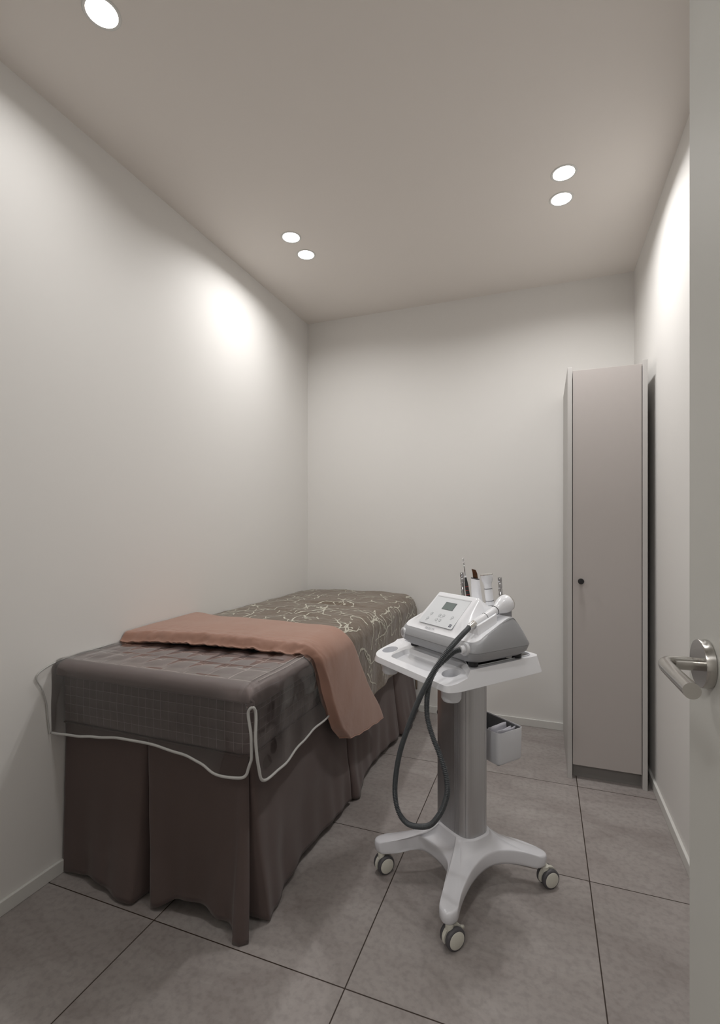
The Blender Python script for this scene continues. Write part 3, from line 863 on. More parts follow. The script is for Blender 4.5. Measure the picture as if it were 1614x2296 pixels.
def base():
    ends = [(0.163, -0.215), (0.142, 0.190), (-0.186, 0.190), (-0.180, -0.206)]
    webs = [[(0.182, -0.198), (0.142, -0.140), (0.101, -0.052), (0.084, 0.020), (0.093, 0.076), (0.120, 0.128), (0.160, 0.174)],
            [(0.122, 0.207), (0.075, 0.168), (0.030, 0.125), (-0.022, 0.108), (-0.075, 0.125), (-0.120, 0.168), (-0.168, 0.208)],
            [(-0.205, 0.174), (-0.165, 0.128), (-0.133, 0.076), (-0.122, 0.0), (-0.133, -0.078), (-0.160, -0.135), (-0.198, -0.186)],
            [(-0.164, -0.224), (-0.131, -0.172), (-0.118, -0.130), (-0.088, -0.101), (-0.020, -0.094), (0.045, -0.112), (0.094, -0.166), (0.144, -0.232)]]
    hw = 0.0205
    n = 26; out = []
    dirs = [(Vector((e[0]-CU, e[1]-CV)).normalized()) for e in ends]
    mids = [(0.066, 0.008), (-0.024, 0.105), (-0.125, 0.0), (-0.010, -0.098)]
    for i, e in enumerate(ends):
        d = dirs[i]; pr = Vector((-d.y, d.x)); ev = Vector(e)
        # rounded tip
        for k in range(9):
            a = -PI/2+PI*k/8; ca, sa = math.cos(a), math.sin(a)
            q = ev+d*(hw*0.9*ca)+pr*(hw*sa*0.98); out.append((q.x, q.y, 0.0, 1.0))
        P_ = [Vector((q_[0], q_[1], 0)) for q_ in webs[i]]
        cc = resample(catmull(P_, 8), 0.0085)
        m_ = len(cc)
        for k, q in enumerate(cc): out.append((q.x, q.y, math.sin(PI*k/(m_-1)), 0.0))
    N_ = len(out)
    ring = lambda f: f
    rings = []
    cx, cy = CU, CV
    def colring(k):
        x, y = out[k][0]-cx, out[k][1]-cy; a = math.atan2(y, x)
        ca, sa = math.cos(a), math.sin(a); n_ = 3.2; ra, rb = 0.088, 0.062
        rr = 1/((abs(ca)/ra)**n_+(abs(sa)/rb)**n_)**(1/n_)
        return cx+rr*ca, cy+rr*sa
    ze = [0.104+0.020*min(1, o[2]*1.15) for o in out]
    zb = [0.064+0.012*min(1, o[2]*1.15) for o in out]
    rings.append([((o[0]-cx)*0.90+cx, (o[1]-cy)*0.90+cy, zb[k]+0.004) for k, o in enumerate(out)])
    rings.append([((o[0]-cx)*0.985+cx, (o[1]-cy)*0.985+cy, zb[k]) for k, o in enumerate(out)])
    rings.append([(o[0], o[1], zb[k]+0.001) for k, o in enumerate(out)])
    rings.append([(o[0], o[1], ze[k]-0.006) for k, o in enumerate(out)])
    for f, dz in ((0.004, -0.0022), (0.010, 0.0), (0.02, 0.0012)):
        rings.append([(o[0]+(cx-o[0])*f*1.2, o[1]+(cy-o[1])*f*1.2, ze[k]+dz) for k, o in enumerate(out)])
    for f in (0.1, 0.2, 0.35, 0.5, 0.62, 0.72, 0.80, 0.87, 0.93, 0.97, 1.0):
        R_ = []
        for k, o in enumerate(out):
            gx, gy = colring(k)
            x, y = o[0]+(gx-o[0])*f, o[1]+(gy-o[1])*f
            z1 = ze[k]+0.0012+(0.137-ze[k])*sstep(0, 0.9, f)
            z = z1+(0.170-z1)*(max(0, f-0.62)/0.38)**2.2
            R_.append((x, y, z))
        rings.append(R_)
    o = loft('base', rings, BASEW, trolley)
    sm = o.modifiers.new('soft', 'SMOOTH'); sm.factor = 0.5; sm.iterations = 8
    return ends
ends = base()

def caster_mesh():
    parts = {}
    return parts
def caster(x, y, ang, lever=False):
    # twin wheel caster; axle along ang (local radians); stem at (x, y)
    ax = Vector((math.cos(ang), math.sin(ang), 0)); tr = Vector((-ax.y, ax.x, 0))
    c = Vector((x, y, 0))+tr*0.010; R = 0.0295
    e = lathe('caster', [(0.0115, 0.064-0.034), (0.0115, 0.0655), (0.009, 0.067)], (x, y, 0.0), (0, 0, 1), CREAM, trolley, 20)
    # hood between the wheels
    hood = []
    V = []; F = []; m = 18
    for s in (-1, 1):
        for k in range(m+1):
            a = -0.25*PI+1.35*PI*k/m
            q = c+Vector((0, 0, R+0.001))+tr*(math.cos(a)*R*1.06)+Vector((0, 0, math.sin(a)*R*1.06))+ax*(0.0052*s); V.append(q)
        V.append(c+Vector((0, 0, R*0.7))+ax*(0.0052*s))
    h = m+2
    for k in range(m): F.append((k, k+1, h+k+1, h+k))
    for k in range(m): F.append((k+1, k, m+1)); F.append((h+k, h+k+1, h+m+1))
    o = obj('caster_hood', V, F, CREAM, e, smooth=False)
    for s in (-1, 1):
        w = lathe('wheel', [(R-0.006, 0.0), (R-0.001, 0.001), (R, 0.004), (R, 0.010), (R-0.002, 0.013), (R-0.006, 0.0145)], c+Vector((0, 0, R))+ax*(s*0.0062), ax*s, TYRE, e, 40)
        lathe('hub_cap', [(R-0.0062, 0.0), (R-0.0066, 0.0012), (R-0.010, 0.0026), (0.0005, 0.0034)], c+Vector((0, 0, R))+ax*(s*(0.0062+0.0140)), ax*s, CREAM, w, 36)
    if lever:
        L_ = c+tr*0.026+Vector((0, 0, R+0.014))
        tube('brake_lever', [c+Vector((0, 0, R+0.012)), L_, L_+tr*0.010+Vector((0, 0, -0.004))], 0.005, CREAM, e, 10)
caster(-0.168, -0.206, math.radians(-4)); caster(0.164, -0.210, math.radians(-6), True); caster(0.150, 0.198, math.radians(-14)); caster(-0.186, 0.205, math.radians(20))

def column():
    pts = []; n = 200; ra, rb, n_ = 0.080, 0.055, 3.4
    for k in range(n):
        a = 2*PI*k/n; ca, sa = math.cos(a), math.sin(a)
        rr = 1/((abs(ca)/ra)**n_+(abs(sa)/rb)**n_)**(1/n_)
        x, y = rr*ca, rr*sa; pts.append([x, y])
    # resample evenly by arc then cut flutes
    P = [Vector((p[0], p[1], 0)) for p in pts]; P.append(P[0].copy()); P = resample(P, 0.0009)[:-1]
    out = []
    for p in P:
        x, y = p.x, p.y; d = 0
        fl = [(-0.070, -1), (0.028, -1), (0.033, -1), (0.038, -1), (0.043, -1), (0.0655, -1)]
        for fx, sg in fl:
            if abs(x-fx) < 0.0010 and y < 0: d = 0.0014
            if abs(x+fx) < 0.0010 and y > 0: d = 0.0014
        for fy in (0.022,):
            if abs(y-fy) < 0.0013 and abs(x) > 0.06: d = 0.0014
        f = 1-d/max(0.03, p.length); out.append((x*f+CU, y*f+CV))
    rings = [[(x, y, z) for x, y in out] for z in (0.160, 0.690)]
    o = loft('column', rings, ALU, trolley); split(o, 28)
    # small round hose hook on the side
    lathe('hose_clip', [(0.006, 0), (0.006, 0.012), (0.009, 0.014), (0.009, 0.018)], (CU-0.0795, CV-0.01, 0.50), (-1, -0.2, 0), RUBBER, trolley, 18)
column()

def tray():
    # outline widest below (draft)
    def outline(g):
        P = [(-0.230-g, -0.196-g), (0.150+g, -0.204-g), (0.160+g, -0.180), (0.152+g, 0.174+g), (-0.250-g, 0.174+g), (-0.262-g, -0.075)]
        return round_poly(P, [0.055, 0.075, 0.02, 0.030, 0.04, 0.06], 8)
    o = loft('tray', [[(x, y, z) for x, y in outline(g)] for g, z in ((0.010, 0.679), (0.010, 0.681), (0.0, 0.7285))], WHITE, trolley, smooth=False)
    cut = []
    # lower, slightly tilted front shelf
    fs = lambda v: 0.7215+(v+0.085)*0.205
    lo = [(-0.34, -0.30), (0.30, -0.30), (0.30, -0.168), (0.175, -0.146), (0.128, -0.108), (0.070, -0.085), (-0.34, -0.080)]
    rp = round_poly(lo, [0.001, 0.001, 0.001, 0.02, 0.03, 0.03, 0.001], 5)
    r0 = [(x, y-0.008, fs(y-0.008)) for x, y in rp]
    r1 = [(x, y+0.004, 0.7292) for x, y in rp]
    cut.append(loft('cut', [r0, r1, [(x, y+0.004, 0.76) for x, y in rp]], WHITE, trolley, smooth=False))
    cups = [(0.100, -0.146, 0.0275), (-0.210, -0.142, 0.0265)]
    for cx, cy, r in cups:
        cut.append(lathe('cut', [(r, -0.1), (r, 0.1)], (cx, cy, 0.70), (0, 0, 1), WHITE, trolley, 48))
        cut[-1].modifiers.clear()
    sp = round_poly([(-0.165, -0.178), (0.045, -0.180), (0.030, -0.100), (-0.165, -0.098)], [0.022, 0.022, 0.022, 0.022], 6)
    s1 = [((x+0.06)*0.93-0.06, (y+0.139)*0.80-0.139, fs(y)-0.015) for x, y in sp]
    cut.append(loft('cut', [s1, [(x, y, fs(y)+0.0002) for x, y in sp], [(x, y, 0.74) for x, y in sp]], WHITE, trolley, smooth=False))
    for c in cut:
        m = o.modifiers.new('c', 'BOOLEAN'); m.operation = 'DIFFERENCE'; m.object = c; m.solver = 'EXACT'
    apply_mods(o)
    for c in cut: bpy.data.objects.remove(c, do_unlink=True)
    bevel(o, 0.0018, 3, 35)
    for (cx, cy, r), dep in zip(cups, (0.078, 0.078)):
        lathe('cup_holder', [(r+0.0030, -0.0075), (r+0.0010, -dep+0.008), (r-0.004, -dep), (0.0004, -dep), (0.0004, -dep+0.003), (r-0.006, -dep+0.003), (r-0.0015, -dep+0.010), (r+0.0004, -0.0075), (r+0.0030, -0.0075)], (cx, cy, 0.7085), (0, 0, 1), WHITE_S, trolley, 48, caps=False)
    # clear rimmed sheet on the deck
    t = tag(empty('clear_tray_liner', tw(-0.045, 0.04, 0.7285), TA), 'clear acrylic sheet with raised rim lying under the white machine', 'tray liner')
    ol = round_poly([(-0.198, -0.108), (0.125, -0.112), (0.172, -0.150), (0.186, -0.120), (0.182, 0.118), (-0.190, 0.118)], [0.03, 0.03, 0.02, 0.02, 0.03, 0.03], 8)
    ol = [(x, y) for x, y in ol]
    obj('sheet', [(x, y, z) for z in (0.0002, 0.0018) for x, y in ol], [tuple(range(len(ol)-1, -1, -1)), tuple(range(len(ol), 2*len(ol)))]+[(k, (k+1) % len(ol), len(ol)+(k+1) % len(ol), len(ol)+k) for k in range(len(ol))], ACRYL, t, smooth=False)
    P = [Vector((x, y, 0.0020)) for x, y in ol]; P.append(P[0].copy())
    tube('rim', P, 0.0015, WHITE_S, t, 8)
tray()

def bin_():
    # open box hooked on the rear of the column
    x0, x1, y0, y1, z0, z1 = -0.130, 0.052, 0.098, 0.214, 0.357, 0.462
    def rr(g, z): return [(x, y, z) for x, y in rrect(x0+g, x1-g, y0+g, y1-g, 0.014, 6)]
    rings = [rr(0.006, z0), rr(0.004, z0+0.001), rr(0.001, z0+0.008), rr(0.0, z1-0.001), rr(0.0004, z1), rr(0.0016, z1), rr(0.002, z1-0.001), rr(0.003, z0+0.006), rr(0.006, z0+0.003)]
    o = loft('side_bin', rings, BINM, trolley); split(o, 50)
    # darker inner lining
    loft('bin_lining', [rr(0.0024, z1-0.004), rr(0.0036, z0+0.008), rr(0.008, z0+0.0045)], BININ, o, cap0=False)
    box('bin_bracket', -0.075, -0.035, CV+0.050, y0+0.001, 0.40, 0.44, BININ, o)
    lathe('bin_foot', [(0.006, 0), (0.006, -0.005)], (x1-0.018, y0+0.018, z0+0.0005), (0, 0, 1), BININ, o, 16)
bin_()
# folded paper sachets standing in the bin
def packs():
    PAPER = plain('grey_paper', (0.60, 0.60, 0.66), 0.5, noise_s=300, noise_a=0.15)
    rnd = random.Random(3); w0 = tw(0.0, 0.155, 0.362)
    V = []; F = []
    def mk(i, du, lean, h, wv):
        V = []; n = 8; m = 10
        for k in range(n+1):
            for j in range(m+1):
                y = -wv/2+wv*k/n; z = h*j/m
                x = lean*z+0.004*math.sin(y*60+i)+0.003*math.sin(z*50+i*2)
                V.append((x, y+0.01*(z/h)*(0.5-rnd.random()*0.02), z))
        F = [(a*(m+1)+b, (a+1)*(m+1)+b, (a+1)*(m+1)+b+1, a*(m+1)+b+1) for a in range(n) for b in range(m)]
        o = obj('paper_sachet', V, F, PAPER)
        sd = o.modifiers.new('t', 'SOLIDIFY'); sd.thickness = 0.0018
        p = tw(0.006+du*1.15, 0.152, 0.3625); o.location = p; o.rotation_euler = (0, 0, TA)
        return o
    labs = ['wavy grey paper sachet in the grey side bin, nearest the bin end', 'tall pale paper sachet in the side bin, second from its end',
            'crumpled paper sachet in the middle of the row in the side bin', 'paper sachet leaning in the side bin, second from the column', 'short paper sachet in the side bin, nearest the aluminium column']
    for i in range(5):
        o = mk(i, 0.032-0.011*i, 0.05-0.05*i, (0.082, 0.098, 0.092, 0.098, 0.088)[i], 0.088)
        tag(o, labs[i], 'paper sachet', 'paper sachets in the side bin')
packs()

# ================================================================= FACIAL MACHINE
MB = (0.0, 0.0, 0.7303)
machine = tag(empty('facial_machine', tw(*MB), TA), 'white and grey tabletop facial treatment machine with small display on the trolley', 'beauty machine')
def mv(p): return (p[0], p[1], p[2]-MB[2])
def softmin(vals, k):
    m = min(vals); return m-k*math.log(sum(math.exp(-(v-m)/k) for v in vals))
def softmax(vals, k): return -softmin([-v for v in vals], k)
def ztop(u, v):
    con = 0.8165+0.94*(v+0.10)
    back = 0.9065-0.72*(v+0.001)
    c = softmin([con, back, 0.9062], 0.0014)
    low = softmin([0.801+0.385*(v+0.12), 0.8585-1.15*(v-0.045), 0.8595], 0.003)
    m = (1-sstep(0.060, 0.112, u))*sstep(-0.168, -0.112, u)
    return low+max(0.0, softmax([c-low, 0.0], 0.0015))*m
def machine_body():
    U0, U1, V0, V1 = -0.184, 0.180, -0.138, 0.118
    def ol(g, n=10, rr=0.034):
        p = rrect(U0+g, U1-g, V0+g, V1-g, rr, n); out = []
        for k in range(len(p)):
            a_, b_ = Vector(p[k]), Vector(p[(k+1) % len(p)]); out.append(tuple(a_))
            if (b_-a_).length > 0.03:
                for q in range(1, 40): out.append(tuple(a_.lerp(b_, q/40)))
        return out
    # lower pan
    o = loft('base_pan', [[mv((x, y, z)) for x, y in ol(g)] for g, z in ((0.030, 0.7435), (0.024, 0.744), (0.009, 0.757), (0.0045, 0.7735), (0.005, 0.7745))], GREYP, machine, smooth=True); split(o, 40)
    # grey shell: from the seam to the top outline
    def topz(x, y, g=0.0): return max(0.788, ztop(x, y))
    rings = []
    for g, f in ((0.0050, -1), (0.0036, 0.0), (0.0034, 0.12), (0.0045, 0.45), (0.0075, 0.8), (0.0090, 0.92), (0.0110, 0.985)):
        R_ = []
        for x, y in ol(g):
            zt_ = topz(x, y) if y < 0.03 else topz(x, y)
            z = 0.7748 if f < 0 else 0.7755+(zt_-0.7755)*f
            # lean the side walls in with height
            k = max(0.0, (z-0.80))*0.20
            R_.append(mv((x-math.copysign(min(abs(x), k), x)*sstep(0.05, 0.15, abs(x)), y-math.copysign(0.30*max(0, z-0.7755), y)*sstep(0.06, 0.11, abs(y)), z)))
        rings.append(R_)
    # cap ring goes in under the top cover
    R_ = []
    for x, y in ol(0.020):
        R_.append(mv((x, y, topz(x, y)-0.001)))
    rings.append(R_)
    sh = loft('grey_shell', rings, GREYP, machine, cap0=False, cap1=False); split(sh, 45)
    sh['label'] = 'grey lower side shell'
    # white top cover: height field over an inset outline
    n, m = 150, 120; g = 0.014; rr_ = 0.030; V = []; F = []
    y0_, y1_ = V0+g, V1-g
    for j in range(m+1):
        f = j/m; f = 0.5-0.5*math.cos(PI*f) if (f < 0.06 or f > 0.94) else f
        y = y0_+(y1_-y0_)*(j/m)
        d = max(0.0, rr_-(y-y0_), rr_-(y1_-y)); ins = rr_-math.sqrt(max(0.0, rr_*rr_-d*d))
        for i in range(n+1):
            x = (U0+g+ins)+((U1-g-ins)-(U0+g+ins))*i/n
            zz = topz(x, y)+0.0016; k = max(0.0, (zz-0.80))*0.20
            X2 = x-math.copysign(min(abs(x), k), x)*sstep(0.11, 0.16, abs(x)); Y2 = y-math.copysign(0.006, y)*sstep(0.07, 0.115, abs(y))
            V.append(mv((X2, Y2, zz)))
    for j in range(m):
        for i in range(n):
            a_ = j*(n+1)+i; F.append((a_, a_+1, a_+n+2, a_+n+1))
    # turned down rim
    per = [i for i in range(n+1)]+[j*(n+1)+n for j in range(1, m+1)]+[m*(n+1)+i for i in range(n-1, -1, -1)]+[j*(n+1) for j in range(m-1, 0, -1)]
    b0_ = len(V)
    for q in per:
        x, y, z = V[q]; V.append((x+math.copysign(0.0006, x), y+math.copysign(0.0006, y), z-0.0045))
    L_ = len(per)
    for k in range(L_): F.append((per[k], b0_+k, b0_+(k+1) % L_, per[(k+1) % L_]))
    o = obj('top_cover', V, F, WHITE, machine); split(o, 60)
    # feet
    for (x, y) in ((-0.145, -0.085), (0.135, -0.095), (0.135, 0.085), (-0.145, 0.085)):
        lathe('rubber_foot', [(0.0135, 0.0), (0.0145, 0.002), (0.0145, 0.018)], mv((x, y, 0.7303)), (0, 0, 1), RUBBER, machine, 28)
machine_body()
# control panel on the sloping console
SL = math.atan(0.94); PN = Vector((0, -math.sin(SL), math.cos(SL))); PV = Vector((0, math.cos(SL), math.sin(SL)))
def pp(u, s, h=0.0):
    """u across, s metres up the slope from v=-0.10"""
    p = Vector((u, -0.10, 0.8165))+PV*s+PN*(h+0.0012); return Vector(mv(p))
def pquad(name, poly, h, th, mat, parent, bev=0):
    n = len(poly); V = [pp(x, y, h) for x, y in poly]+[pp(x, y, h+th) for x, y in poly]
    F = [tuple(range(n-1, -1, -1)), tuple(range(n, 2*n))]+[(k, (k+1) % n, n+(k+1) % n, n+k) for k in range(n)]
    return obj(name, V, F, mat, parent, smooth=False)
def ring_poly(cx, cy, r, n=28): return [(cx+r*math.cos(2*PI*k/n), cy+r*math.sin(2*PI*k/n)) for k in range(n)]
def panel():
    top = 0.114
    # thin raised frame lip at the top of the recess
    P = pquad('control_panel', round_poly([(-0.108, 0.001), (0.049, 0.001), (0.049, top), (-0.108, top)], 0.004, 4), 0.0001, 0.0007, PANEL, machine)
    pquad('recess_edge', [(-0.106, top-0.001), (0.048, top-0.001), (0.048, top+0.003), (-0.106, top+0.003)], 0.0002, 0.0012, GREYL, P)
    L_ = pquad('display', [(-0.0490, 0.0655), (0.0015, 0.0655), (0.0015, 0.0955), (-0.0490, 0.0955)], 0.0009, 0.0004, LCDR, P)
    pquad('display_glass', [(-0.0478, 0.0662), (0.0006, 0.0662), (0.0006, 0.0940), (-0.0478, 0.0940)], 0.0013, 0.0002, LCD, L_)
    for (u, v) in ((-0.0754, -0.0694), (-0.0784, -0.0847), (-0.0357, -0.0697), (-0.0186, -0.0692), (-0.0375, -0.0834), (-0.0210, -0.0833), (0.0213, -0.0695)):
        s = (v+0.10)/math.cos(SL)
        b = pquad('button', ring_poly(u, s, 0.0054), 0.0008, 0.0003, BTN, P)
        pquad('button_centre', ring_poly(u, s, 0.0036), 0.0011, 0.0002, BTNC, b)
        pquad('button_mark', ring_poly(u, s, 0.0013, 3), 0.0013, 0.0001, BTN, b)
    # small captions under the buttons: short grey strokes as in the photograph
    for (u, s, w_) in ((-0.0275, 0.0335, 0.024), (-0.029, 0.0135, 0.009), (0.0213, 0.0335, 0.010), (-0.0784, 0.0115, 0.009), (-0.0754, 0.0335, 0.005)):
        k = int(w_/0.0022)
        for i in range(k):
            if i % 4 == 3: continue
            x = u-w_/2+i*0.0022
            pquad('caption', [(x, s), (x+0.0015, s), (x+0.0015, s+0.0016), (x, s+0.0016)], 0.0008, 0.0002, BTN, P)
    # dark blue square emblem: open square spiral G
    def G(ox, oy, s, mat):
        segs = [(0, 0, 0.22, 1), (0, 0.78, 1, 1), (0, 0, 1, 0.2), (0.8, 0, 1, 0.62), (0.42, 0.46, 1, 0.62), (0.42, 0.34, 0.55, 0.62)]
        for a, b, c, d in segs:
            pquad('emblem', [(ox+a*s, oy+b*s), (ox+c*s, oy+b*s), (ox+c*s, oy+d*s), (ox+a*s, oy+d*s)], 0.0008, 0.0003+0.00002*a, mat, P)
    G(0.0300, 0.0075, 0.0100, INK)
    # text
    def text(s_, u, s, size, mat, name):
        cu = bpy.data.curves.new(name, 'FONT'); cu.body = s_; cu.size = size; cu.extrude = 0.00008; cu.align_x = 'LEFT'
        to = bpy.data.objects.new(name, cu); C.objects.link(to)
        dg = bpy.context.evaluated_depsgraph_get(); me = bpy.data.meshes.new_from_object(to.evaluated_get(dg))
        bpy.data.objects.remove(to, do_unlink=True)
        o = bpy.data.objects.new(name, me); me.materials.append(mat); C.objects.link(o); o.parent = machine
        M = Matrix.Identity(4)
        for i in range(3):
            M[i][0] = (1, 0, 0)[i]; M[i][1] = PV[i]; M[i][2] = PN[i]
        p = pp(u, s, 0.0009)
        for i in range(3): M[i][3] = p[i]
        o.matrix_local = M; return o
    text("SKIN SELF'CARE", -0.0600, -0.0150, 0.0062, INKG, 'brand_lettering')
    text("PROFESSIONAL HOME SYSTEM", -0.0610, -0.0178, 0.0022, INKG, 'brand_subline')
panel()
# hose socket at the front right corner and round knob at the front left
def sockets():
    p = mv((0.140, -0.1335, 0.784))
    lathe('socket_ring', [(0.0185, -0.006), (0.0185, 0.0025), (0.0165, 0.004), (0.0135, 0.004)], p, (-0.05, -1, 0), GREYL, machine, 36)
    lathe('socket_collar', [(0.0115, 0.0), (0.0115, 0.014), (0.0102, 0.0155), (0.008, 0.0157)], p, (-0.05, -1, 0), WHITE, machine, 32)
    k = lathe('power_switch', [(0.0160, -0.010), (0.0160, 0.003), (0.0145, 0.0045), (0.011, 0.0046)], mv((-0.152, -0.1275, 0.777)), (-0.20, -1, 0), GREYL, machine, 36)
    lathe('switch_button', [(0.0095, 0.003), (0.0095, 0.0052), (0.008, 0.006)], mv((-0.152, -0.1275, 0.777)), (-0.20, -1, 0), GREYP, k, 30)
sockets()
# cradle for the handpiece
AX0 = Vector((0.120, -0.087, 0.841)); AX1 = Vector((0.120, 0.063, 0.897)); AXD = (AX1-AX0).normalized()
AXN = AXD.cross(Vector((1, 0, 0))).normalized()
if AXN.z < 0: AXN = -AXN
def cradle():
    # block with a half round groove following the handpiece
    L0, L1 = 0.006, 0.088; n = 14; rings = []
    for i in range(9):
        f = i/8; d = L0+(L1-L0)*f; c = AX0+AXD*d
        wr = 0.0215 if 0 < i < 8 else 0.0195
        gr = 0.0122+0.002*f
        pts = []
        zb_ = ztop(0.12, c.y)-0.004
        for k in range(n+1):          # groove, from +u rim to -u rim
            a = -PI*k/n; pts.append(c+Vector((1, 0, 0))*(gr*math.cos(a))+AXN*(gr*math.sin(a)+0.001))
        pts.append(c+Vector((-wr, 0, 0))+AXN*0.001)
        pts.append(Vector((c.x-wr-0.004, c.y, zb_))); pts.append(Vector((c.x+wr+0.004, c.y, zb_)))
        pts.append(c+Vector((wr, 0, 0))+AXN*0.001)
        rings.append([mv(p) for p in pts])
    o = loft('cradle', rings, WHITE, machine, smooth=False)
    bevel(o, 0.0022, 3, 40)
cradle()
# tool holder block behind the console
def holder():
    p = box('tool_holder', -0.150, 0.085, 0.060, 0.124, 0.790, 0.868, ACRYL, machine, bev=0.006, off=(0, 0, MB[2]))
    box('holder_floor', -0.145, 0.080, 0.064, 0.120, 0.784, 0.7895, WHITE_S, p, off=(0, 0, MB[2]))
    box('holder_plate', -0.146, 0.081, 0.064, 0.120, 0.8685, 0.8705, GREYL, p, bev=0.0008, off=(0, 0, MB[2]))
holder()

# ---- handpiece and its corrugated hose
def handpiece():
    t = tag(empty('facial_handpiece', tw(*AX0), TA), 'white round-headed handpiece with ribbed dark hose resting in the machine cradle', 'handpiece')
    o0 = AX0
    def L(p): return Vector(p)-o0
    lathe('metal_ferrule', [(0.0078, -0.010), (0.0084, -0.008), (0.0112, 0.008), (0.0116, 0.013)], L(AX0), AXD, SILVER, t, 36)
    lathe('grip', [(0.0112, 0.0125), (0.0116, 0.016), (0.0118, 0.060), (0.0122, 0.085), (0.0136, 0.104), (0.0150, 0.110)], L(AX0), AXD, WHITE, t, 40)
    lathe('black_ring', [(0.0119, 0.0575), (0.01245, 0.0578), (0.01245, 0.0588), (0.0119, 0.0591)], L(AX0), AXD, BLACK, t, 40)
    lathe('black_ring', [(0.0140, 0.1018), (0.01455, 0.1020), (0.01465, 0.1033), (0.0142, 0.1036)], L(AX0), AXD, BLACK, t, 40)
    lathe('head', [(0.0138, 0.1040), (0.0152, 0.112), (0.0195, 0.122), (0.0240, 0.132), (0.0266, 0.143), (0.0270, 0.152), (0.0262, 0.158)], L(AX0), AXD, WHITE, t, 48)
    lathe('metal_face', [(0.0258, 0.1578), (0.0262, 0.1600), (0.0240, 0.1635), (0.012, 0.1655), (0.0005, 0.166)], L(AX0), AXD, SILVER, t, 48)
    pts = [(0.120, -0.096, 0.8377), (0.126, -0.108, 0.8340), (0.140, -0.140, 0.826), (0.1565, -0.195, 0.803), (0.150, -0.230, 0.766), (0.131, -0.250, 0.719), (0.098, -0.262, 0.652), (0.061, -0.270, 0.568), (0.023, -0.272, 0.478), (-0.0005, -0.270, 0.391), (0.000, -0.270, 0.339), (0.019, -0.270, 0.305), (0.054, -0.267, 0.2935), (0.098, -0.262, 0.306), (0.138, -0.255, 0.329), (0.166, -0.248, 0.367), (0.182, -0.242, 0.405), (0.190, -0.240, 0.444), (0.181, -0.240, 0.486), (0.158, -0.240, 0.524), (0.130, -0.240, 0.560), (0.110, -0.241, 0.602), (0.106, -0.240, 0.649), (0.114, -0.238, 0.698), (0.126, -0.224, 0.738), (0.134, -0.195, 0.765), (0.136, -0.168, 0.780), (0.1395, -0.1495, 0.784)]
    P = resample([p for p in catmull([L(p) for p in pts], 14)], 0.00105)
    ph = [0.0054, 0.0076, 0.0076, 0.0058]
    tube('hose', P, lambda i: ph[i % 4], HOSEM, t, 14)
handpiece()

# ---- tools standing in the holder
def tool(name, u, v, z, label, cat, group=None):
    return tag(empty(name, tw(u, v, z), TA), label, cat, group)
def lean(u, v, z): return Vector((u, v, z))
HZ = 0.8708
def rod(u, v, top, du, label):
    t = tool('chrome_rod', u, v, HZ, label, 'massage rod', 'chrome rods in the tool holder')
    h = top-HZ; ax = Vector((du, 0.0, h)); ln = ax.length
    lathe('shaft', [(0.0060, 0), (0.0060, ln*0.60), (0.0052, ln*0.61), (0.0052, ln*0.64), (0.0060, ln*0.65), (0.0060, ln*0.66)], (0, 0, 0), ax, CHROME, t, 24)
    lathe('slotted_head', [(0.0063, ln*0.66), (0.0063, ln*0.82), (0.0056, ln*0.83), (0.0056, ln*0.85), (0.0064, ln*0.86), (0.0064, ln*0.99), (0.0056, ln)], (0, 0, 0), ax, CHROME, t, 24)
    x, y, d = frame(ax)
    for k in range(3):
        c = d*(ln*(0.30+0.14*k))-y*0.0
        lathe('slot', [(0.0018, 0), (0.0018, 0.0063)], c, (-0.3, -1, 0), BLACK, t, 10)
rod(-0.110, 0.100, 0.967, -0.010, 'slim chrome rod at the left end of the tool holder behind the machine')
rod(0.062, 0.100, 0.965, -0.008, 'slim chrome rod at the right end of the tool holder, behind the round handpiece head')
def extractor():
    t = tool('extraction_tool', -0.0845, 0.100, HZ, 'black-handled tool with red bands and two long steel prongs in the holder', 'skin care tool')
    ax = Vector((-0.017, 0, 0.080)); ln = ax.length
    g = lathe('handle', [(0.0066, 0), (0.0066, ln*0.3), (0.0060, ln*0.7), (0.0042, ln*0.95), (0.0036, ln)], (0, 0, 0), ax, BLACK, t, 24)
    for f in (0.02, 0.26, 0.44, 0.60):
        r = 0.0068 if f < 0.4 else 0.0064
        lathe('red_band', [(r-0.0006, ln*f), (r+0.0001, ln*f+0.0002), (r+0.0001, ln*f+0.0010), (r-0.0006, ln*f+0.0012)], (0, 0, 0), ax, RED, g, 24)
    lathe('white_collar', [(0.0038, ln), (0.0042, ln+0.001), (0.0034, ln+0.005)], (0, 0, 0), ax, WHITE, t, 20)
    top = ax*((ln+0.005)/ln)
    for s in (-1, 1):
        tube('prong', [top+Vector((0.0005*s, 0, 0)), top+Vector((-0.004+0.0008*s, 0, 0.028)), top+Vector((-0.0105+0.0022*s, 0, 0.062))], lambda i: (0.0016, 0.0014, 0.0010)[i], CHROME, t, 8)
extractor()
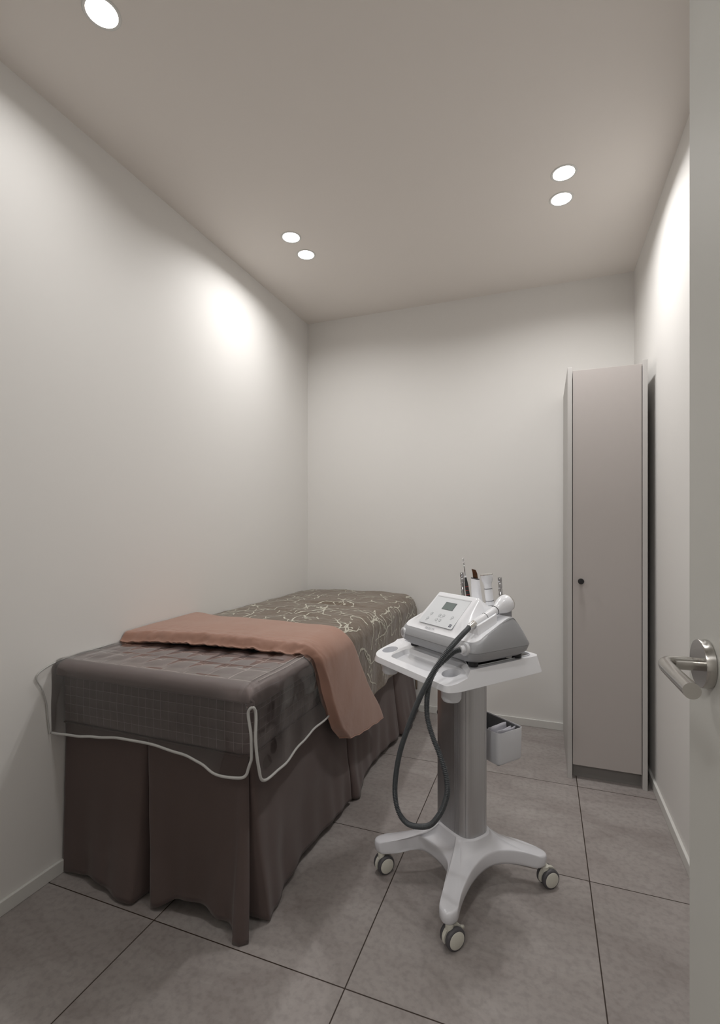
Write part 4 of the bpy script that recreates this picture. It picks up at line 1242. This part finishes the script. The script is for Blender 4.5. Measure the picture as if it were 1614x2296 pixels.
def scrubber():
    t = tool('skin_scrubber', -0.043, 0.098, HZ, 'flat white ultrasonic skin scrubber with brown metal blade upright in the holder', 'skin scrubber')
    h = 0.082; rings = []
    for f, wx, wy in ((0, 0.0225, 0.0095), (0.1, 0.0220, 0.0095), (0.45, 0.0198, 0.0088), (0.8, 0.0176, 0.0078), (0.97, 0.0168, 0.0070)):
        cx = -0.010*f
        rings.append([(cx+x*wx, y*wy, h*f+(x*-0.0015)) for x, y in [(math.copysign(abs(math.cos(a))**0.6, math.cos(a)), math.copysign(abs(math.sin(a))**0.6, math.sin(a))) for a in [2*PI*k/36 for k in range(36)]]])
    b = loft('body', rings, WHITE, t); split(b, 50)
    top = [[(x, y, z) for x, y, z in rings[-1]], [(x, y, z+0.0026) for x, y, z in rings[-1]]]
    loft('dark_collar', top, TYRE, t, smooth=False)
    V = [(-0.0190, -0.0006, h), (-0.0190, 0.0006, h), (0.0030, -0.0006, h), (0.0030, 0.0006, h), (-0.0212, -0.0056, h+0.031), (-0.0212, -0.0046, h+0.031), (-0.0030, -0.0056, h+0.029), (-0.0030, -0.0046, h+0.029), (-0.0195, -0.0026, h+0.018), (-0.0195, -0.0014, h+0.018), (0.0012, -0.0026, h+0.018), (0.0012, -0.0014, h+0.018)]
    F = [(0, 2, 10, 8), (8, 10, 6, 4), (1, 9, 11, 3), (9, 5, 7, 11), (0, 8, 9, 1), (8, 4, 5, 9), (2, 3, 11, 10), (10, 11, 7, 6), (4, 6, 7, 5)]
    obj('blade', V, F, BRONZE, t, smooth=False)
    for k in range(4):
        box('grey_mark', -0.006+k*0.0012, -0.0053+k*0.0012, -0.0098, -0.0090, 0.0155, 0.0168, BTN, t)
scrubber()
def probe():
    t = tool('probe_head', 0.014, 0.100, HZ+0.0012, 'white flared probe with black rings and flat silver cap standing in the holder', 'handpiece')
    ax = Vector((-0.007, -0.011, 0.100))
    lathe('neck', [(0.0150, 0.0), (0.0145, 0.003), (0.0128, 0.012), (0.0134, 0.040), (0.0124, 0.055), (0.0120, 0.058)], (0, 0, 0), ax, WHITE, t, 40)
    lathe('black_ring', [(0.0126, 0.0130), (0.0136, 0.0133), (0.0136, 0.0145), (0.0127, 0.0148)], (0, 0, 0), ax, BLACK, t, 36)
    lathe('black_ring', [(0.0120, 0.0525), (0.0133, 0.0528), (0.0133, 0.0540), (0.0120, 0.0543)], (0, 0, 0), ax, BLACK, t, 36)
    lathe('flared_head', [(0.0120, 0.058), (0.0124, 0.066), (0.0146, 0.073), (0.0178, 0.080), (0.0190, 0.089), (0.0194, 0.0985)], (0, 0, 0), ax, WHITE, t, 44)
    lathe('metal_cap', [(0.0195, 0.0985), (0.0197, 0.0995), (0.0195, 0.1012), (0.0172, 0.1022), (0.0005, 0.1028)], (0, 0, 0), ax, SILVER, t, 44)
probe()
